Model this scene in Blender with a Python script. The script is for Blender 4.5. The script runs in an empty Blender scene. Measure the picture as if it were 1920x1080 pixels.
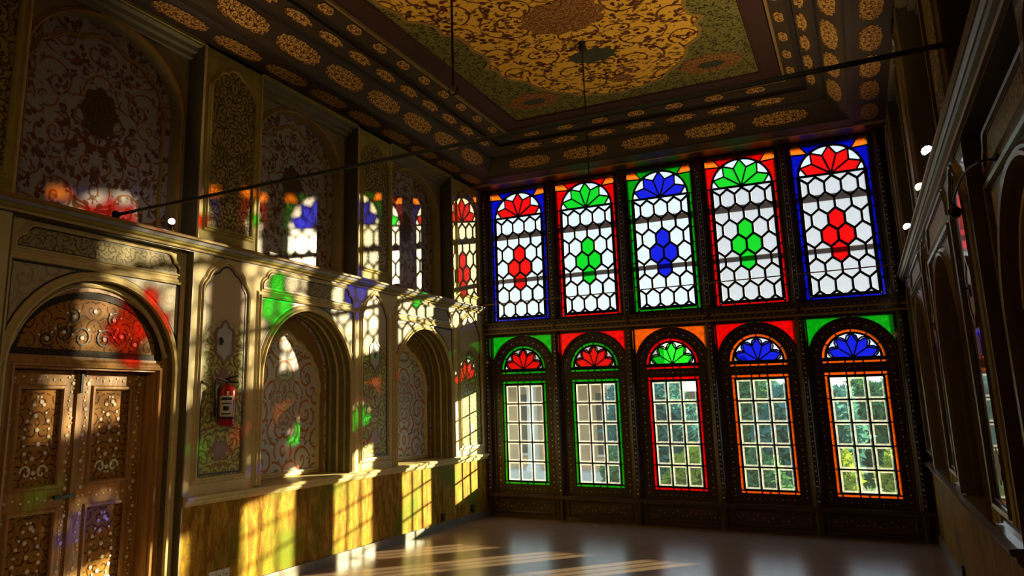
import bpy, bmesh, math, random
from mathutils import Vector, Matrix
from mathutils.geometry import tessellate_polygon

random.seed(7)
PI = math.pi
S = 1.12                      # metres per layout unit (eye height 1.62 m)
W, L = 5.05, 12.24            # room width and length (layout units)
ZT = 4.45                     # top of the walls
scene = bpy.context.scene

# ------------------------------------------------------------------ camera
CAM = Vector((4.51029, -9.62229, 1.44994))
yaw, pitch, roll, FPX = -0.498252, 0.198473, -0.0140936, 1424.738
cd = bpy.data.cameras.new('camera')
cam = bpy.data.objects.new('camera', cd)
scene.collection.objects.link(cam)
fw = Vector((math.sin(yaw) * math.cos(pitch), math.cos(yaw) * math.cos(pitch), math.sin(pitch)))
rt = Vector((math.cos(yaw), -math.sin(yaw), 0))
up = rt.cross(fw)
r2 = math.cos(roll) * rt + math.sin(roll) * up
u2 = -math.sin(roll) * rt + math.cos(roll) * up
mw = Matrix((r2, u2, -fw)).transposed().to_4x4()
mw.translation = CAM * S
cam.matrix_world = mw
cd.sensor_width = 36
cd.sensor_fit = 'HORIZONTAL'
cd.lens = FPX / 1920 * 36
cd.shift_x = (960 - 823.541) / 1920
cd.shift_y = -(540 - 471.537) / 1920
cd.clip_start = 0.02
scene.camera = cam

# ------------------------------------------------------------------ sky and sun
wd = bpy.data.worlds.new('sky')
scene.world = wd
wd.use_nodes = True
wn = wd.node_tree
wn.nodes.clear()
bg = wn.nodes.new('ShaderNodeBackground')
wo = wn.nodes.new('ShaderNodeOutputWorld')
tc = wn.nodes.new('ShaderNodeTexCoord')
sx = wn.nodes.new('ShaderNodeSeparateXYZ')
cr = wn.nodes.new('ShaderNodeValToRGB')
cr.color_ramp.elements[0].position = 0.0
cr.color_ramp.elements[0].color = (0.92, 0.95, 1.0, 1)
cr.color_ramp.elements[1].position = 0.9
cr.color_ramp.elements[1].color = (0.30, 0.52, 0.90, 1)
e = cr.color_ramp.elements.new(0.25)
e.color = (0.78, 0.88, 1.0, 1)
wn.links.new(tc.outputs['Generated'], sx.inputs[0])
wn.links.new(sx.outputs['Z'], cr.inputs[0])
wn.links.new(cr.outputs[0], bg.inputs[0])
bg.inputs[1].default_value = 1.9
wn.links.new(bg.outputs[0], wo.inputs[0])

SUN_DIR = Vector((-1.0, -1.262, -0.275)).normalized()
sl = bpy.data.lights.new('sun', 'SUN')
sl.energy = 27.0
sl.color = (1.0, 0.78, 0.45)
sl.angle = 0.012
so = bpy.data.objects.new('sun', sl)
so.rotation_euler = SUN_DIR.to_track_quat('-Z', 'Y').to_euler()
so.location = (8, 10, 8)
scene.collection.objects.link(so)

vs = scene.view_settings
vs.view_transform = 'Standard'
vs.look = 'None'
vs.gamma = 1.0
vs.exposure = 1.05
vs.use_curve_mapping = False
scene.cycles.max_bounces = 10
scene.cycles.diffuse_bounces = 7
scene.cycles.glossy_bounces = 4
scene.cycles.transparent_max_bounces = 24


# ------------------------------------------------------------------ mesh helpers
class MB:
    def __init__(self):
        self.v, self.f, self.mi = [], [], []
        self.m = 0

    def add(self, vs_, fs):
        o = len(self.v)
        self.v.extend(Vector(p) for p in vs_)
        for q in fs:
            self.f.append([o + k for k in q])
            self.mi.append(self.m)
        return self

    def box(self, a, b):
        (x0, y0, z0), (x1, y1, z1) = a, b
        p = [(x0, y0, z0), (x1, y0, z0), (x1, y1, z0), (x0, y1, z0), (x0, y0, z1), (x1, y0, z1), (x1, y1, z1), (x0, y1, z1)]
        return self.add(p, [(0, 3, 2, 1), (4, 5, 6, 7), (0, 1, 5, 4), (1, 2, 6, 5), (2, 3, 7, 6), (3, 0, 4, 7)])

    def mbox(self, M, u0, u1, v0, v1, h0, h1):
        p = [M(u0, v0, h0), M(u1, v0, h0), M(u1, v1, h0), M(u0, v1, h0), M(u0, v0, h1), M(u1, v0, h1), M(u1, v1, h1), M(u0, v1, h1)]
        return self.add(p, [(0, 3, 2, 1), (4, 5, 6, 7), (0, 1, 5, 4), (1, 2, 6, 5), (2, 3, 7, 6), (3, 0, 4, 7)])

    def prism(self, loop, M, h0, h1, holes=(), back=True, hole_m=0):
        loops = [list(loop)] + [list(h) for h in holes]
        tris = tessellate_polygon([[Vector((a, b, 0)) for a, b in lp] for lp in loops])
        flat = [q for lp in loops for q in lp]
        n = len(flat)
        vs_ = [M(a, b, h1) for a, b in flat] + [M(a, b, h0) for a, b in flat]
        fs = [tuple(t) for t in tris]
        if back:
            fs += [tuple(n + k for k in reversed(t)) for t in tris]
        o = 0
        for lp in loops:
            m = len(lp)
            for k in range(m):
                a, b = o + k, o + (k + 1) % m
                fs.append((a, b, n + b, n + a))
            o += m
        first = len(loops[0]) + len(tris) * (2 if back else 1)
        self.add(vs_, fs)
        if hole_m:
            for k in range(len(self.mi) - len(fs) + first, len(self.mi)):
                self.mi[k] = hole_m
        return self

    def sweep(self, path, prof, M, closed=False):
        """profile points (n, h): n across the path in the wall plane, h proud of it"""
        n = len(path)
        rows = []
        for k in range(n):
            p = Vector(path[k])
            if closed or 0 < k < n - 1:
                d0 = (p - Vector(path[k - 1])).normalized()
                d1 = (Vector(path[(k + 1) % n]) - p).normalized()
            elif k == 0:
                d0 = d1 = (Vector(path[1]) - p).normalized()
            else:
                d0 = d1 = (p - Vector(path[k - 1])).normalized()
            n0, n1 = Vector((-d0.y, d0.x)), Vector((-d1.y, d1.x))
            nn = n0 + n1
            if nn.length < 1e-4:
                nn = n0
            nn.normalize()
            c = max(0.45, nn.dot(n0))
            rows.append([M(p.x + nn.x * a / c, p.y + nn.y * a / c, h) for a, h in prof])
        vs_ = [q for r in rows for q in r]
        m = len(prof)
        fs = []
        for k in range(n if closed else n - 1):
            a, b = k * m, ((k + 1) % n) * m
            for j in range(m - 1):
                fs.append((a + j, a + j + 1, b + j + 1, b + j))
        if not closed:
            fs.append(tuple(range(m)))
            fs.append(tuple(range((n - 1) * m + m - 1, (n - 1) * m - 1, -1)))
        return self.add(vs_, fs)

    def tube(self, pts, r, n=8, cap=True):
        pts = [Vector(p) for p in pts]
        rows = []
        for k, p in enumerate(pts):
            d = (pts[min(k + 1, len(pts) - 1)] - pts[max(k - 1, 0)]).normalized()
            ref = Vector((0, 0, 1)) if abs(d.z) < 0.9 else Vector((1, 0, 0))
            a = d.cross(ref).normalized()
            b = d.cross(a)
            rr = r[k] if isinstance(r, (list, tuple)) else r
            rows.append([p + a * rr * math.cos(2 * PI * j / n) + b * rr * math.sin(2 * PI * j / n) for j in range(n)])
        vs_ = [q for w in rows for q in w]
        fs = []
        for k in range(len(pts) - 1):
            for j in range(n):
                fs.append((k * n + j, k * n + (j + 1) % n, (k + 1) * n + (j + 1) % n, (k + 1) * n + j))
        if cap:
            fs.append(tuple(range(n)))
            fs.append(tuple((len(pts) - 1) * n + j for j in reversed(range(n))))
        return self.add(vs_, fs)

    def lathe(self, prof, c, axis=(0, 0, 1), n=20):
        ax = Vector(axis).normalized()
        ref = Vector((1, 0, 0)) if abs(ax.x) < 0.8 else Vector((0, 1, 0))
        a = ax.cross(ref).normalized()
        b = ax.cross(a)
        c = Vector(c)
        vs_ = [c + ax * z + (a * math.cos(2 * PI * j / n) + b * math.sin(2 * PI * j / n)) * r for r, z in prof for j in range(n)]
        fs = []
        for k in range(len(prof) - 1):
            for j in range(n):
                fs.append((k * n + j, k * n + (j + 1) % n, (k + 1) * n + (j + 1) % n, (k + 1) * n + j))
        fs.append(tuple(range(n)))
        fs.append(tuple((len(prof) - 1) * n + j for j in reversed(range(n))))
        return self.add(vs_, fs)

    def disc(self, u, v, r, M, h0, h1, n=7):
        return self.prism([(u + r * math.cos(2 * PI * k / n), v + r * math.sin(2 * PI * k / n)) for k in range(n)], M, h0, h1, back=False)

    def build(self, name, mat, parent=None, origin=(0, 0, 0), smooth=False, kind=None):
        o = Vector(origin)
        me = bpy.data.meshes.new(name)
        me.from_pydata([(p - o) * S for p in self.v], [], self.f)
        mats = mat if isinstance(mat, (list, tuple)) else [mat]
        for m in mats:
            me.materials.append(m)
        if len(mats) > 1:
            me.polygons.foreach_set('material_index', self.mi)
        bm = bmesh.new()
        bm.from_mesh(me)
        bmesh.ops.recalc_face_normals(bm, faces=bm.faces)
        bm.to_mesh(me)
        bm.free()
        if smooth:
            me.polygons.foreach_set('use_smooth', [True] * len(me.polygons))
            me.set_sharp_from_angle(angle=math.radians(38))
        ob = bpy.data.objects.new(name, me)
        return link(ob, parent, o, kind)


ORG = {}


def link(ob, parent, o, kind=None):
    scene.collection.objects.link(ob)
    ORG[ob.name] = Vector(o)
    ob.location = Vector(o) * S
    if parent is not None:
        ob.parent = parent
        ob.location = (Vector(o) - ORG[parent.name]) * S
    if kind:
        ob['kind'] = kind
    return ob


def empty(name, o, parent=None):
    return link(bpy.data.objects.new(name, None), parent, o)


def tag(o, label, cat, group=None, kind=None):
    o['label'] = label
    o['category'] = cat
    if group:
        o['group'] = group
    if kind:
        o['kind'] = kind
    return o


def MLeft(u, v, h):
    return (h, u, v)


def MRight(u, v, h):
    return (W - h, u, v)


def MBack(u, v, h):
    return (u, -h, v)


# ------------------------------------------------------------------ materials
class NT:
    def __init__(self, name):
        self.mat = bpy.data.materials.new(name)
        self.mat.use_nodes = True
        self.t = self.mat.node_tree
        self.t.nodes.clear()
        self.out = self.t.nodes.new('ShaderNodeOutputMaterial')

    def n(self, typ, **kw):
        q = self.t.nodes.new('ShaderNode' + typ)
        for k, v in kw.items():
            setattr(q, k, v)
        return q

    def put(self, sock, val):
        if isinstance(val, bpy.types.NodeSocket):
            self.t.links.new(val, sock)
        elif val is not None:
            if isinstance(val, (tuple, list)) and len(val) == 3 and sock.type == 'RGBA':
                val = (*val, 1)
            sock.default_value = val

    def m(self, op, a, b=None, c=None):
        q = self.n('Math', operation=op)
        self.put(q.inputs[0], a)
        if b is not None:
            self.put(q.inputs[1], b)
        if c is not None:
            self.put(q.inputs[2], c)
        return q.outputs[0]

    def mix(self, f, a, b):
        q = self.n('Mix', data_type='RGBA')
        self.put(q.inputs[0], f)
        self.put(q.inputs[6], a)
        self.put(q.inputs[7], b)
        return q.outputs[2]

    def step(self, x, lo, hi):
        q = self.n('MapRange', interpolation_type='SMOOTHSTEP')
        self.put(q.inputs[0], x)
        q.inputs[1].default_value = lo
        q.inputs[2].default_value = hi
        return q.outputs[0]

    def obj(self):
        return self.n('TexCoord').outputs['Object']

    def xyz(self, v):
        q = self.n('SeparateXYZ')
        self.put(q.inputs[0], v)
        return q.outputs

    def comb(self, x, y, z=0.0):
        q = self.n('CombineXYZ')
        self.put(q.inputs[0], x)
        self.put(q.inputs[1], y)
        self.put(q.inputs[2], z)
        return q.outputs[0]

    def noise(self, v, scale, detail=3, dist=0.0, rough=0.5):
        q = self.n('TexNoise')
        self.put(q.inputs['Vector'], v)
        q.inputs['Scale'].default_value = scale
        q.inputs['Detail'].default_value = detail
        q.inputs['Distortion'].default_value = dist
        q.inputs['Roughness'].default_value = rough
        return q.outputs['Fac']

    def voro(self, v, scale, rnd=1.0):
        q = self.n('TexVoronoi', voronoi_dimensions='2D')
        self.put(q.inputs['Vector'], v)
        q.inputs['Scale'].default_value = scale
        q.inputs['Randomness'].default_value = rnd
        return q.outputs

    def bsdf(self, color, rough=0.5, coat=0.0, coat_rough=0.1, metal=0.0, bump=None, bump_d=0.01, spec=None):
        p = self.n('BsdfPrincipled')
        self.put(p.inputs['Base Color'], color)
        self.put(p.inputs['Roughness'], rough)
        p.inputs['Metallic'].default_value = metal
        p.inputs['Coat Weight'].default_value = coat
        p.inputs['Coat Roughness'].default_value = coat_rough
        if spec is not None:
            p.inputs['Specular IOR Level'].default_value = spec
        if bump is not None:
            b = self.n('Bump')
            b.inputs['Distance'].default_value = bump_d
            b.inputs['Strength'].default_value = 0.6
            self.put(b.inputs['Height'], bump)
            self.put(p.inputs['Normal'], b.outputs[0])
        self.t.links.new(p.outputs[0], self.out.inputs[0])
        return self.mat


def plain(name, c, rough=0.5, var=0.25, scale=9.0, **kw):
    t = NT(name)
    n = t.noise(t.obj(), scale, 4)
    lo = tuple(k * (1 - var) for k in c)
    hi = tuple(min(1, k * (1 + var)) for k in c)
    return t.bsdf(t.mix(n, lo, hi), rough, **kw)


def curls(t, vec, scale, turns, width):
    """scrolling vines: one spiral inside every cell of a Voronoi pattern"""
    vo = t.voro(vec, scale, 0.75)
    d = t.n('VectorMath', operation='SUBTRACT')
    t.put(d.inputs[0], vec)
    t.put(d.inputs[1], vo['Position'])
    x, y, z = t.xyz(d.outputs[0])
    ang = t.m('DIVIDE', t.m('ARCTAN2', y, x), 2 * PI)
    fr = t.m('FRACT', t.m('ADD', t.m('MULTIPLY', vo['Distance'], turns), ang))
    line = t.m('ABSOLUTE', t.m('SUBTRACT', fr, 0.5))
    return t.m('SUBTRACT', 1.0, t.step(line, width * 0.6, width))


def arabesque(name, axes, bga, bgb, line, leaf, scale=5.0, width=0.16, mirror=True, leafs=0.32, rough=0.4, coat=0.0, spec=0.08, turns=2.6, leaf_scale=4.0, coat_rough=0.08, tuft=0.0, fade=None):
    t = NT(name)
    xyz = t.xyz(t.obj())
    u, v = xyz[axes[0]], xyz[axes[1]]
    if mirror:
        u = t.m('ABSOLUTE', u)
    vec = t.comb(u, v, 0.0)
    base = t.mix(t.noise(t.obj(), 2.3, 4), bga, bgb)
    warp = t.n('TexNoise')
    t.put(warp.inputs['Vector'], vec)
    warp.inputs['Scale'].default_value = scale * 0.8
    warp.inputs['Detail'].default_value = 1.0
    wv = t.n('VectorMath', operation='SCALE')
    t.put(wv.inputs[0], warp.outputs['Color'])
    wv.inputs['Scale'].default_value = 0.35 / scale
    ad = t.n('VectorMath', operation='ADD')
    t.put(ad.inputs[0], vec)
    t.put(ad.inputs[1], wv.outputs[0])
    cu = curls(t, ad.outputs[0], scale, turns, width)
    vo = t.voro(ad.outputs[0], scale * leaf_scale, 1.0)
    lf = t.m('SUBTRACT', 1.0, t.step(vo['Distance'], leafs * 0.8, leafs))
    gate = t.step(t.noise(vec, scale * 1.7, 2), 0.46, 0.54)
    lf = t.m('MULTIPLY', lf, gate)
    c = t.mix(cu, base, line)
    if tuft:
        tf = t.step(t.noise(ad.outputs[0], tuft, 2, 1.2), 0.575, 0.60)
        lf = t.m('MAXIMUM', lf, tf)
    c = t.mix(lf, c, leaf)
    if fade:
        c = t.mix(t.step(v, fade[0], fade[1]), c, fade[2])
    wear = t.noise(t.obj(), 14, 5, rough=0.7)
    c = t.mix(t.m('MULTIPLY', t.step(wear, 0.5, 0.75), 0.45), c, bgb)
    return t.bsdf(c, rough, coat=coat, coat_rough=coat_rough, spec=spec)


def streaked(name, a, b, c, rough=0.55, coat=0.0):
    t = NT(name)
    x, y, z = t.xyz(t.obj())
    v = t.comb(t.m('MULTIPLY', y, 9.0), t.m('MULTIPLY', z, 2.2), x)
    n1 = t.noise(v, 1.6, 6, 0.5, 0.65)
    n2 = t.noise(t.obj(), 2.0, 4)
    col = t.mix(t.step(n1, 0.35, 0.68), a, b)
    col = t.mix(t.step(n2, 0.45, 0.7), col, c)
    fl = t.noise(t.comb(y, z, x), 22, 5, 1.5, 0.7)
    col = t.mix(t.m('MULTIPLY', t.step(fl, 0.5, 0.62), 0.55), col, a)
    return t.bsdf(col, rough, coat=coat, coat_rough=0.12, spec=0.04)


def glass(name, col, frost=0.06, gloss=0.05, wav=40.0, body=None):
    """coloured window glass: what passes straight through, what the milky body scatters, what the face reflects"""
    t = NT(name)
    r = tuple(math.sqrt(k) for k in col)
    n = t.noise(t.obj(), 30, 3)
    tr = t.n('BsdfTransparent')
    t.put(tr.inputs[0], t.mix(n, tuple(k * 0.93 for k in r), r))
    tl = t.n('BsdfTranslucent')
    t.put(tl.inputs[0], body or col)
    gl = t.n('BsdfGlossy')
    gl.inputs['Roughness'].default_value = 0.12
    t.put(gl.inputs[0], (0.9, 0.9, 0.9))
    bp = t.n('Bump')
    bp.inputs['Distance'].default_value = 0.002
    t.put(bp.inputs['Height'], t.noise(t.obj(), wav, 2))
    t.put(gl.inputs['Normal'], bp.outputs[0])
    m1 = t.n('MixShader')
    if frost >= 0.1:
        t.put(m1.inputs[0], t.m('MULTIPLY', t.noise(t.obj(), 18, 4), frost * 2))
    else:
        m1.inputs[0].default_value = frost
    t.t.links.new(tr.outputs[0], m1.inputs[1])
    t.t.links.new(tl.outputs[0], m1.inputs[2])
    m2 = t.n('MixShader')
    m2.inputs[0].default_value = gloss
    t.t.links.new(m1.outputs[0], m2.inputs[1])
    t.t.links.new(gl.outputs[0], m2.inputs[2])
    t.t.links.new(m2.outputs[0], t.out.inputs[0])
    return t.mat


def wood(name, a, b, axis=2, rough=0.42, coat=0.15):
    t = NT(name)
    xyz = t.xyz(t.obj())
    k = [14.0, 14.0, 14.0]
    k[axis] = 1.1
    v = t.comb(t.m('MULTIPLY', xyz[0], k[0]), t.m('MULTIPLY', xyz[1], k[1]), t.m('MULTIPLY', xyz[2], k[2]))
    n = t.noise(v, 1.5, 5, 0.8, 0.6)
    return t.bsdf(t.mix(t.step(n, 0.3, 0.7), a, b), rough, coat=coat, bump=n, bump_d=0.004)


def emit(name, c, s):
    t = NT(name)
    q = t.n('Emission')
    t.put(q.inputs[0], c)
    q.inputs[1].default_value = s
    t.t.links.new(q.outputs[0], t.out.inputs[0])
    return t.mat


G = {
    'red': glass('red_glass', (0.15, 0.002, 0.002), frost=0.06, body=(0.95, 0.010, 0.008)),
    'green': glass('green_glass', (0.003, 0.16, 0.008), frost=0.06, body=(0.012, 0.62, 0.03)),
    'blue': glass('blue_glass', (0.003, 0.005, 0.15), frost=0.06, body=(0.010, 0.025, 1.0)),
    'orange': glass('orange_glass', (0.24, 0.066, 0.004), frost=0.06, body=(1.0, 0.27, 0.02)),
    'white': glass('white_glass', (0.25, 0.28, 0.30), frost=0.02, body=(0.70, 0.78, 0.85)),
    'obscure': glass('obscure_white_glass', (0.21, 0.22, 0.23), frost=0.10, body=(0.22, 0.25, 0.28)),
    'clear': glass('clear_rolled_glass', (0.44, 0.54, 0.55), frost=0.005),
    'rim': glass('frosted_glass_rim', (0.55, 0.55, 0.53), frost=0.16),
}
for k_, c_ in (('red', (0.95, 0.010, 0.008)), ('green', (0.012, 0.62, 0.03)), ('blue', (0.010, 0.025, 1.0)), ('orange', (1.0, 0.27, 0.02))):
    G['opal_' + k_] = glass('opal_%s_glass' % k_, tuple(q * 0.035 for q in c_), frost=0.13, body=c_)
M_wood = wood('dark_walnut_wood', (0.016, 0.006, 0.003), (0.060, 0.022, 0.008))
M_woodx = wood('dark_walnut_beam', (0.022, 0.009, 0.004), (0.085, 0.036, 0.014), axis=0)
M_gilt = plain('worn_gilt_moulding', (0.30, 0.19, 0.055), 0.38, 0.45, 22)
M_lead = plain('lead_came', (0.006, 0.006, 0.007), 0.5, 0.3)
M_pearl = plain('bone_inlay', (0.85, 0.78, 0.62), 0.3, 0.15, 60)
M_plaster = plain('cream_painted_plaster', (0.64, 0.54, 0.28), 0.5, 0.25, 7, spec=0.1)
M_olive = plain('olive_painted_plaster', (0.38, 0.32, 0.085), 0.5, 0.4, 9, spec=0.1)
M_trim = plain('pale_gilt_trim', (0.62, 0.50, 0.23), 0.4, 0.3, 16, spec=0.2)
M_darkline = plain('dark_painted_line', (0.035, 0.028, 0.022), 0.4, 0.3)
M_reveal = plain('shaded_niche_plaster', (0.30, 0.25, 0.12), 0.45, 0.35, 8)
M_dado = streaked('mustard_marbled_dado', (0.22, 0.095, 0.008), (0.56, 0.33, 0.035), (0.16, 0.19, 0.010))
PILK = dict(scale=7, width=0.24, rough=0.32, tuft=20, fade=(0.28, 0.6, (0.62, 0.50, 0.34)))
M_pil_lo = arabesque('green_painted_panel', (1, 2), (0.52, 0.57, 0.17), (0.60, 0.58, 0.24), (0.17, 0.21, 0.04), (0.30, 0.13, 0.07), coat=0.0, **PILK)
PILK.update(rough=0.16)
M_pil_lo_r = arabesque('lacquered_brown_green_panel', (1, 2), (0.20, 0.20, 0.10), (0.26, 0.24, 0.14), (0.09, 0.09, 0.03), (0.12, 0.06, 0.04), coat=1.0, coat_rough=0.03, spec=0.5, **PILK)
M_pil_up = arabesque('olive_painted_panel', (1, 2), (0.33, 0.28, 0.08), (0.42, 0.35, 0.12), (0.11, 0.06, 0.03), (0.09, 0.07, 0.03), scale=8, width=0.2, rough=0.4, tuft=16)
M_niche_lo = arabesque('grey_scroll_painting', (1, 2), (0.56, 0.58, 0.62), (0.66, 0.62, 0.58), (0.52, 0.18, 0.04), (0.20, 0.20, 0.11), scale=3.4, width=0.17, leafs=0.25, rough=0.4, turns=2.8)
M_niche_up = arabesque('blue_grey_floral_painting', (1, 2), (0.33, 0.35, 0.39), (0.40, 0.38, 0.36), (0.28, 0.10, 0.025), (0.15, 0.065, 0.03), scale=3.2, width=0.10, leafs=0.36, rough=0.22, tuft=9)
M_spandrel = arabesque('pale_spandrel_painting', (1, 2), (0.46, 0.42, 0.31), (0.52, 0.46, 0.33), (0.36, 0.31, 0.20), (0.40, 0.33, 0.20), scale=5, mirror=True)
M_frieze = arabesque('frieze_leaf_painting', (1, 2), (0.34, 0.29, 0.12), (0.46, 0.40, 0.24), (0.16, 0.12, 0.05), (0.15, 0.10, 0.04), scale=9)
M_med = arabesque('gold_vine_ceiling_painting', (0, 1), (0.92, 0.50, 0.055), (0.95, 0.56, 0.075), (0.13, 0.035, 0.02), (0.11, 0.03, 0.02), scale=2.2, width=0.075, leafs=0.36, tuft=11, leaf_scale=4.6, rough=0.6, coat=0.0, turns=2.4)
M_field = arabesque('green_ceiling_painting', (0, 1), (0.15, 0.16, 0.04), (0.22, 0.19, 0.05), (0.34, 0.26, 0.08), (0.035, 0.03, 0.012), scale=8, width=0.15, leafs=0.45, rough=0.6, coat=0.0)
M_redband = plain('dark_red_ceiling_band', (0.055, 0.013, 0.007), 0.6, 0.4, 20)
M_band = plain('brown_ceiling_band', (0.050, 0.024, 0.007), 0.55, 0.4, 14)
M_bandd = plain('dark_ceiling_band', (0.022, 0.010, 0.005), 0.6, 0.4, 14)
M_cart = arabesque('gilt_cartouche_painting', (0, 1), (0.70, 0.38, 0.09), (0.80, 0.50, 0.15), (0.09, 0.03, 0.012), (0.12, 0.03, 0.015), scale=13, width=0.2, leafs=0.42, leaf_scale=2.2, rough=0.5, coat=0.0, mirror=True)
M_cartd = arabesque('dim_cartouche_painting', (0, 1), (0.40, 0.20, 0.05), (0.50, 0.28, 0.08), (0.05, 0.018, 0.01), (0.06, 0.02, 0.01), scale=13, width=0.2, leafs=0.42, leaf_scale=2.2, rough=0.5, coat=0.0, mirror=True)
M_doorw = wood('honey_walnut_door', (0.26, 0.115, 0.018), (0.54, 0.27, 0.05), axis=2, rough=0.34)
M_doorf = wood('red_brown_door_frame', (0.30, 0.14, 0.035), (0.52, 0.28, 0.08), axis=2, rough=0.38)
M_doorp = arabesque('carved_door_panel', (1, 2), (0.28, 0.125, 0.022), (0.42, 0.20, 0.04), (0.10, 0.035, 0.010), (0.36, 0.19, 0.05), scale=8, rough=0.3, coat=0.7)
M_iron = plain('black_iron', (0.012, 0.011, 0.010), 0.4, 0.3)
M_greeniron = plain('grey_green_painted_iron', (0.035, 0.040, 0.028), 0.4, 0.3)
M_red = plain('red_enamel', (0.42, 0.012, 0.012), 0.22, 0.15, 5, coat=0.5)
M_label = plain('white_paper_label', (0.72, 0.68, 0.60), 0.5, 0.1)
M_white = plain('white_plastic', (0.70, 0.68, 0.62), 0.35, 0.06)
M_black = plain('black_plastic', (0.010, 0.010, 0.010), 0.4, 0.2)
M_bulbw = emit('lit_white_bulb', (0.95, 0.95, 1.0), 9.0)
M_bulby = emit('lit_warm_bulb', (1.0, 0.55, 0.20), 7.0)

t = NT('polished_stone_floor')
n1 = t.noise(t.obj(), 3.0, 7, 0.6, 0.65)
n2 = t.noise(t.obj(), 0.8, 3)
x_, y_, z_ = t.xyz(t.obj())
col = t.mix(t.step(n1, 0.2, 0.85), (0.25, 0.15, 0.092), (0.33, 0.205, 0.13))
col = t.mix(t.m('MULTIPLY', n2, 0.5), col, (0.22, 0.14, 0.10))
M_floor = t.bsdf(col, t.m('MULTIPLY_ADD', n2, 0.10, 0.20), coat=0.0, spec=0.22, bump=n1, bump_d=0.0006)


# ------------------------------------------------------------------ 2D outline helpers
def bez(a, b, bulge, n=6):
    a, b = Vector(a), Vector(b)
    d = b - a
    c = (a + b) / 2 + Vector((-d.y, d.x)) * bulge
    return [tuple((1 - q) ** 2 * a + 2 * q * (1 - q) * c + q * q * b) for q in [k / n for k in range(n)]]


def cusped(u0, u1, v0, vs_, va, nodes=((-1, 0), (-0.80, 0.46), (-0.40, 0.80), (0.40, 0.80), (0.80, 0.46), (1, 0)), n=5):
    """closed outline, clockwise from bottom left: straight sides and a lobed top"""
    c, hw, hh = (u0 + u1) / 2, (u1 - u0) / 2, va - vs_
    nd = [(c + a * hw, vs_ + b * hh) for a, b in nodes]
    out = [(u0, v0)]
    for k in range(len(nd) - 1):
        mid = k == (len(nd) - 2) / 2
        out += bez(nd[k], nd[k + 1], 0.30 if not mid else 0.42 * 0.5 * hh / hw / 0.4, n + (2 if mid else 0))
    out += [nd[-1], (u1, v0)]
    return out


def ellarch(c, a, vs_, b, n=24, full=None):
    """open arch line from left springing to right springing"""
    return [(c - a * math.cos(PI * k / n), vs_ + b * math.sin(PI * k / n)) for k in range(n + 1)]


def lobed_rect(u0, u1, v0, v1, r):
    """top corners cut by two concave bites"""
    out = [(u0, v0), (u0, v1 - r)]
    out += bez((u0, v1 - r), (u0 + r * 0.45, v1 - r * 0.55), 0.28, 4)[1:]
    out += bez((u0 + r * 0.45, v1 - r * 0.55), (u0 + r, v1), 0.28, 4)
    out += [(u0 + r, v1), (u1 - r, v1)]
    out += bez((u1 - r, v1), (u1 - r * 0.45, v1 - r * 0.55), 0.28, 4)[1:]
    out += bez((u1 - r * 0.45, v1 - r * 0.55), (u1, v1 - r), 0.28, 4)
    out += [(u1, v1 - r), (u1, v0)]
    return out


BEAD = [(-0.020, 0.0), (-0.018, 0.014), (-0.008, 0.022), (0.008, 0.022), (0.018, 0.012), (0.020, 0.0)]
OGEE = [(-0.035, 0.0), (-0.032, 0.030), (-0.012, 0.036), (-0.004, 0.018), (0.012, 0.020), (0.030, 0.006), (0.035, 0.0)]
LINE = [(-0.008, 0.0), (-0.008, 0.006), (0.008, 0.006), (0.008, 0.0)]


def scaled(prof, k, kh=None, h0=0.0):
    return [(a * k, b * (kh or k) + h0) for a, b in prof]


def shrink(poly, d):
    """inset a convex polygon"""
    n = len(poly)
    A = sum(poly[k][0] * poly[(k + 1) % n][1] - poly[(k + 1) % n][0] * poly[k][1] for k in range(n))
    sg = 1 if A > 0 else -1
    ls = []
    for k in range(n):
        a, b = Vector(poly[k]), Vector(poly[(k + 1) % n])
        dd = b - a
        if dd.length < 1e-6:
            continue
        dd.normalize()
        nn = Vector((-dd.y, dd.x)) * sg
        ls.append((a + nn * d, dd))
    out = []
    for k in range(len(ls)):
        (p, e1), (q, e2) = ls[k - 1], ls[k]
        den = e1.x * e2.y - e1.y * e2.x
        if abs(den) < 1e-5:
            out.append(tuple(q))
            continue
        s = ((q.x - p.x) * e2.y - (q.y - p.y) * e2.x) / den
        out.append(tuple(p + e1 * s))
    return out


def clip(poly, u0, u1, v0, v1):
    for ax, lim, sg in ((0, u0, 1), (0, u1, -1), (1, v0, 1), (1, v1, -1)):
        res = []
        for k in range(len(poly)):
            a, b = poly[k - 1], poly[k]
            ia, ib = sg * (a[ax] - lim) >= -1e-9, sg * (b[ax] - lim) >= -1e-9
            if ia != ib:
                s = (lim - a[ax]) / (b[ax] - a[ax])
                res.append((a[0] + (b[0] - a[0]) * s, a[1] + (b[1] - a[1]) * s))
            if ib:
                res.append(b)
        poly = res
        if not poly:
            return []
    return poly


def area(poly):
    return abs(sum(poly[k - 1][0] * poly[k][1] - poly[k][0] * poly[k - 1][1] for k in range(len(poly)))) / 2


# ------------------------------------------------------------------ floor
mb = MB().box((-0.5, -L - 0.3, -0.2), (W + 0.5, 0.25, 0.0))
tag(mb.build('floor', M_floor), 'polished brown stone floor with streaks of sunlight', 'floor', kind='structure')

# ------------------------------------------------------------------ side walls
PB = [(-0.97, 0.0), (-3.14, -2.46), (-5.37, -4.66), (-7.57, -6.87), (-9.79, -9.09), (-L, -11.27)]
NB = [(-2.46, -0.97), (-4.66, -3.14), (-9.09, -7.57), (-11.27, -9.79)]
DB = (-6.87, -5.37)
Z_D, Z_R, Z_C0, Z_C1 = 0.75, 0.80, 2.66, 2.76
ARCH_A, ARCH_ZS, ARCH_B = 0.66, 1.70, 0.63


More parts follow.
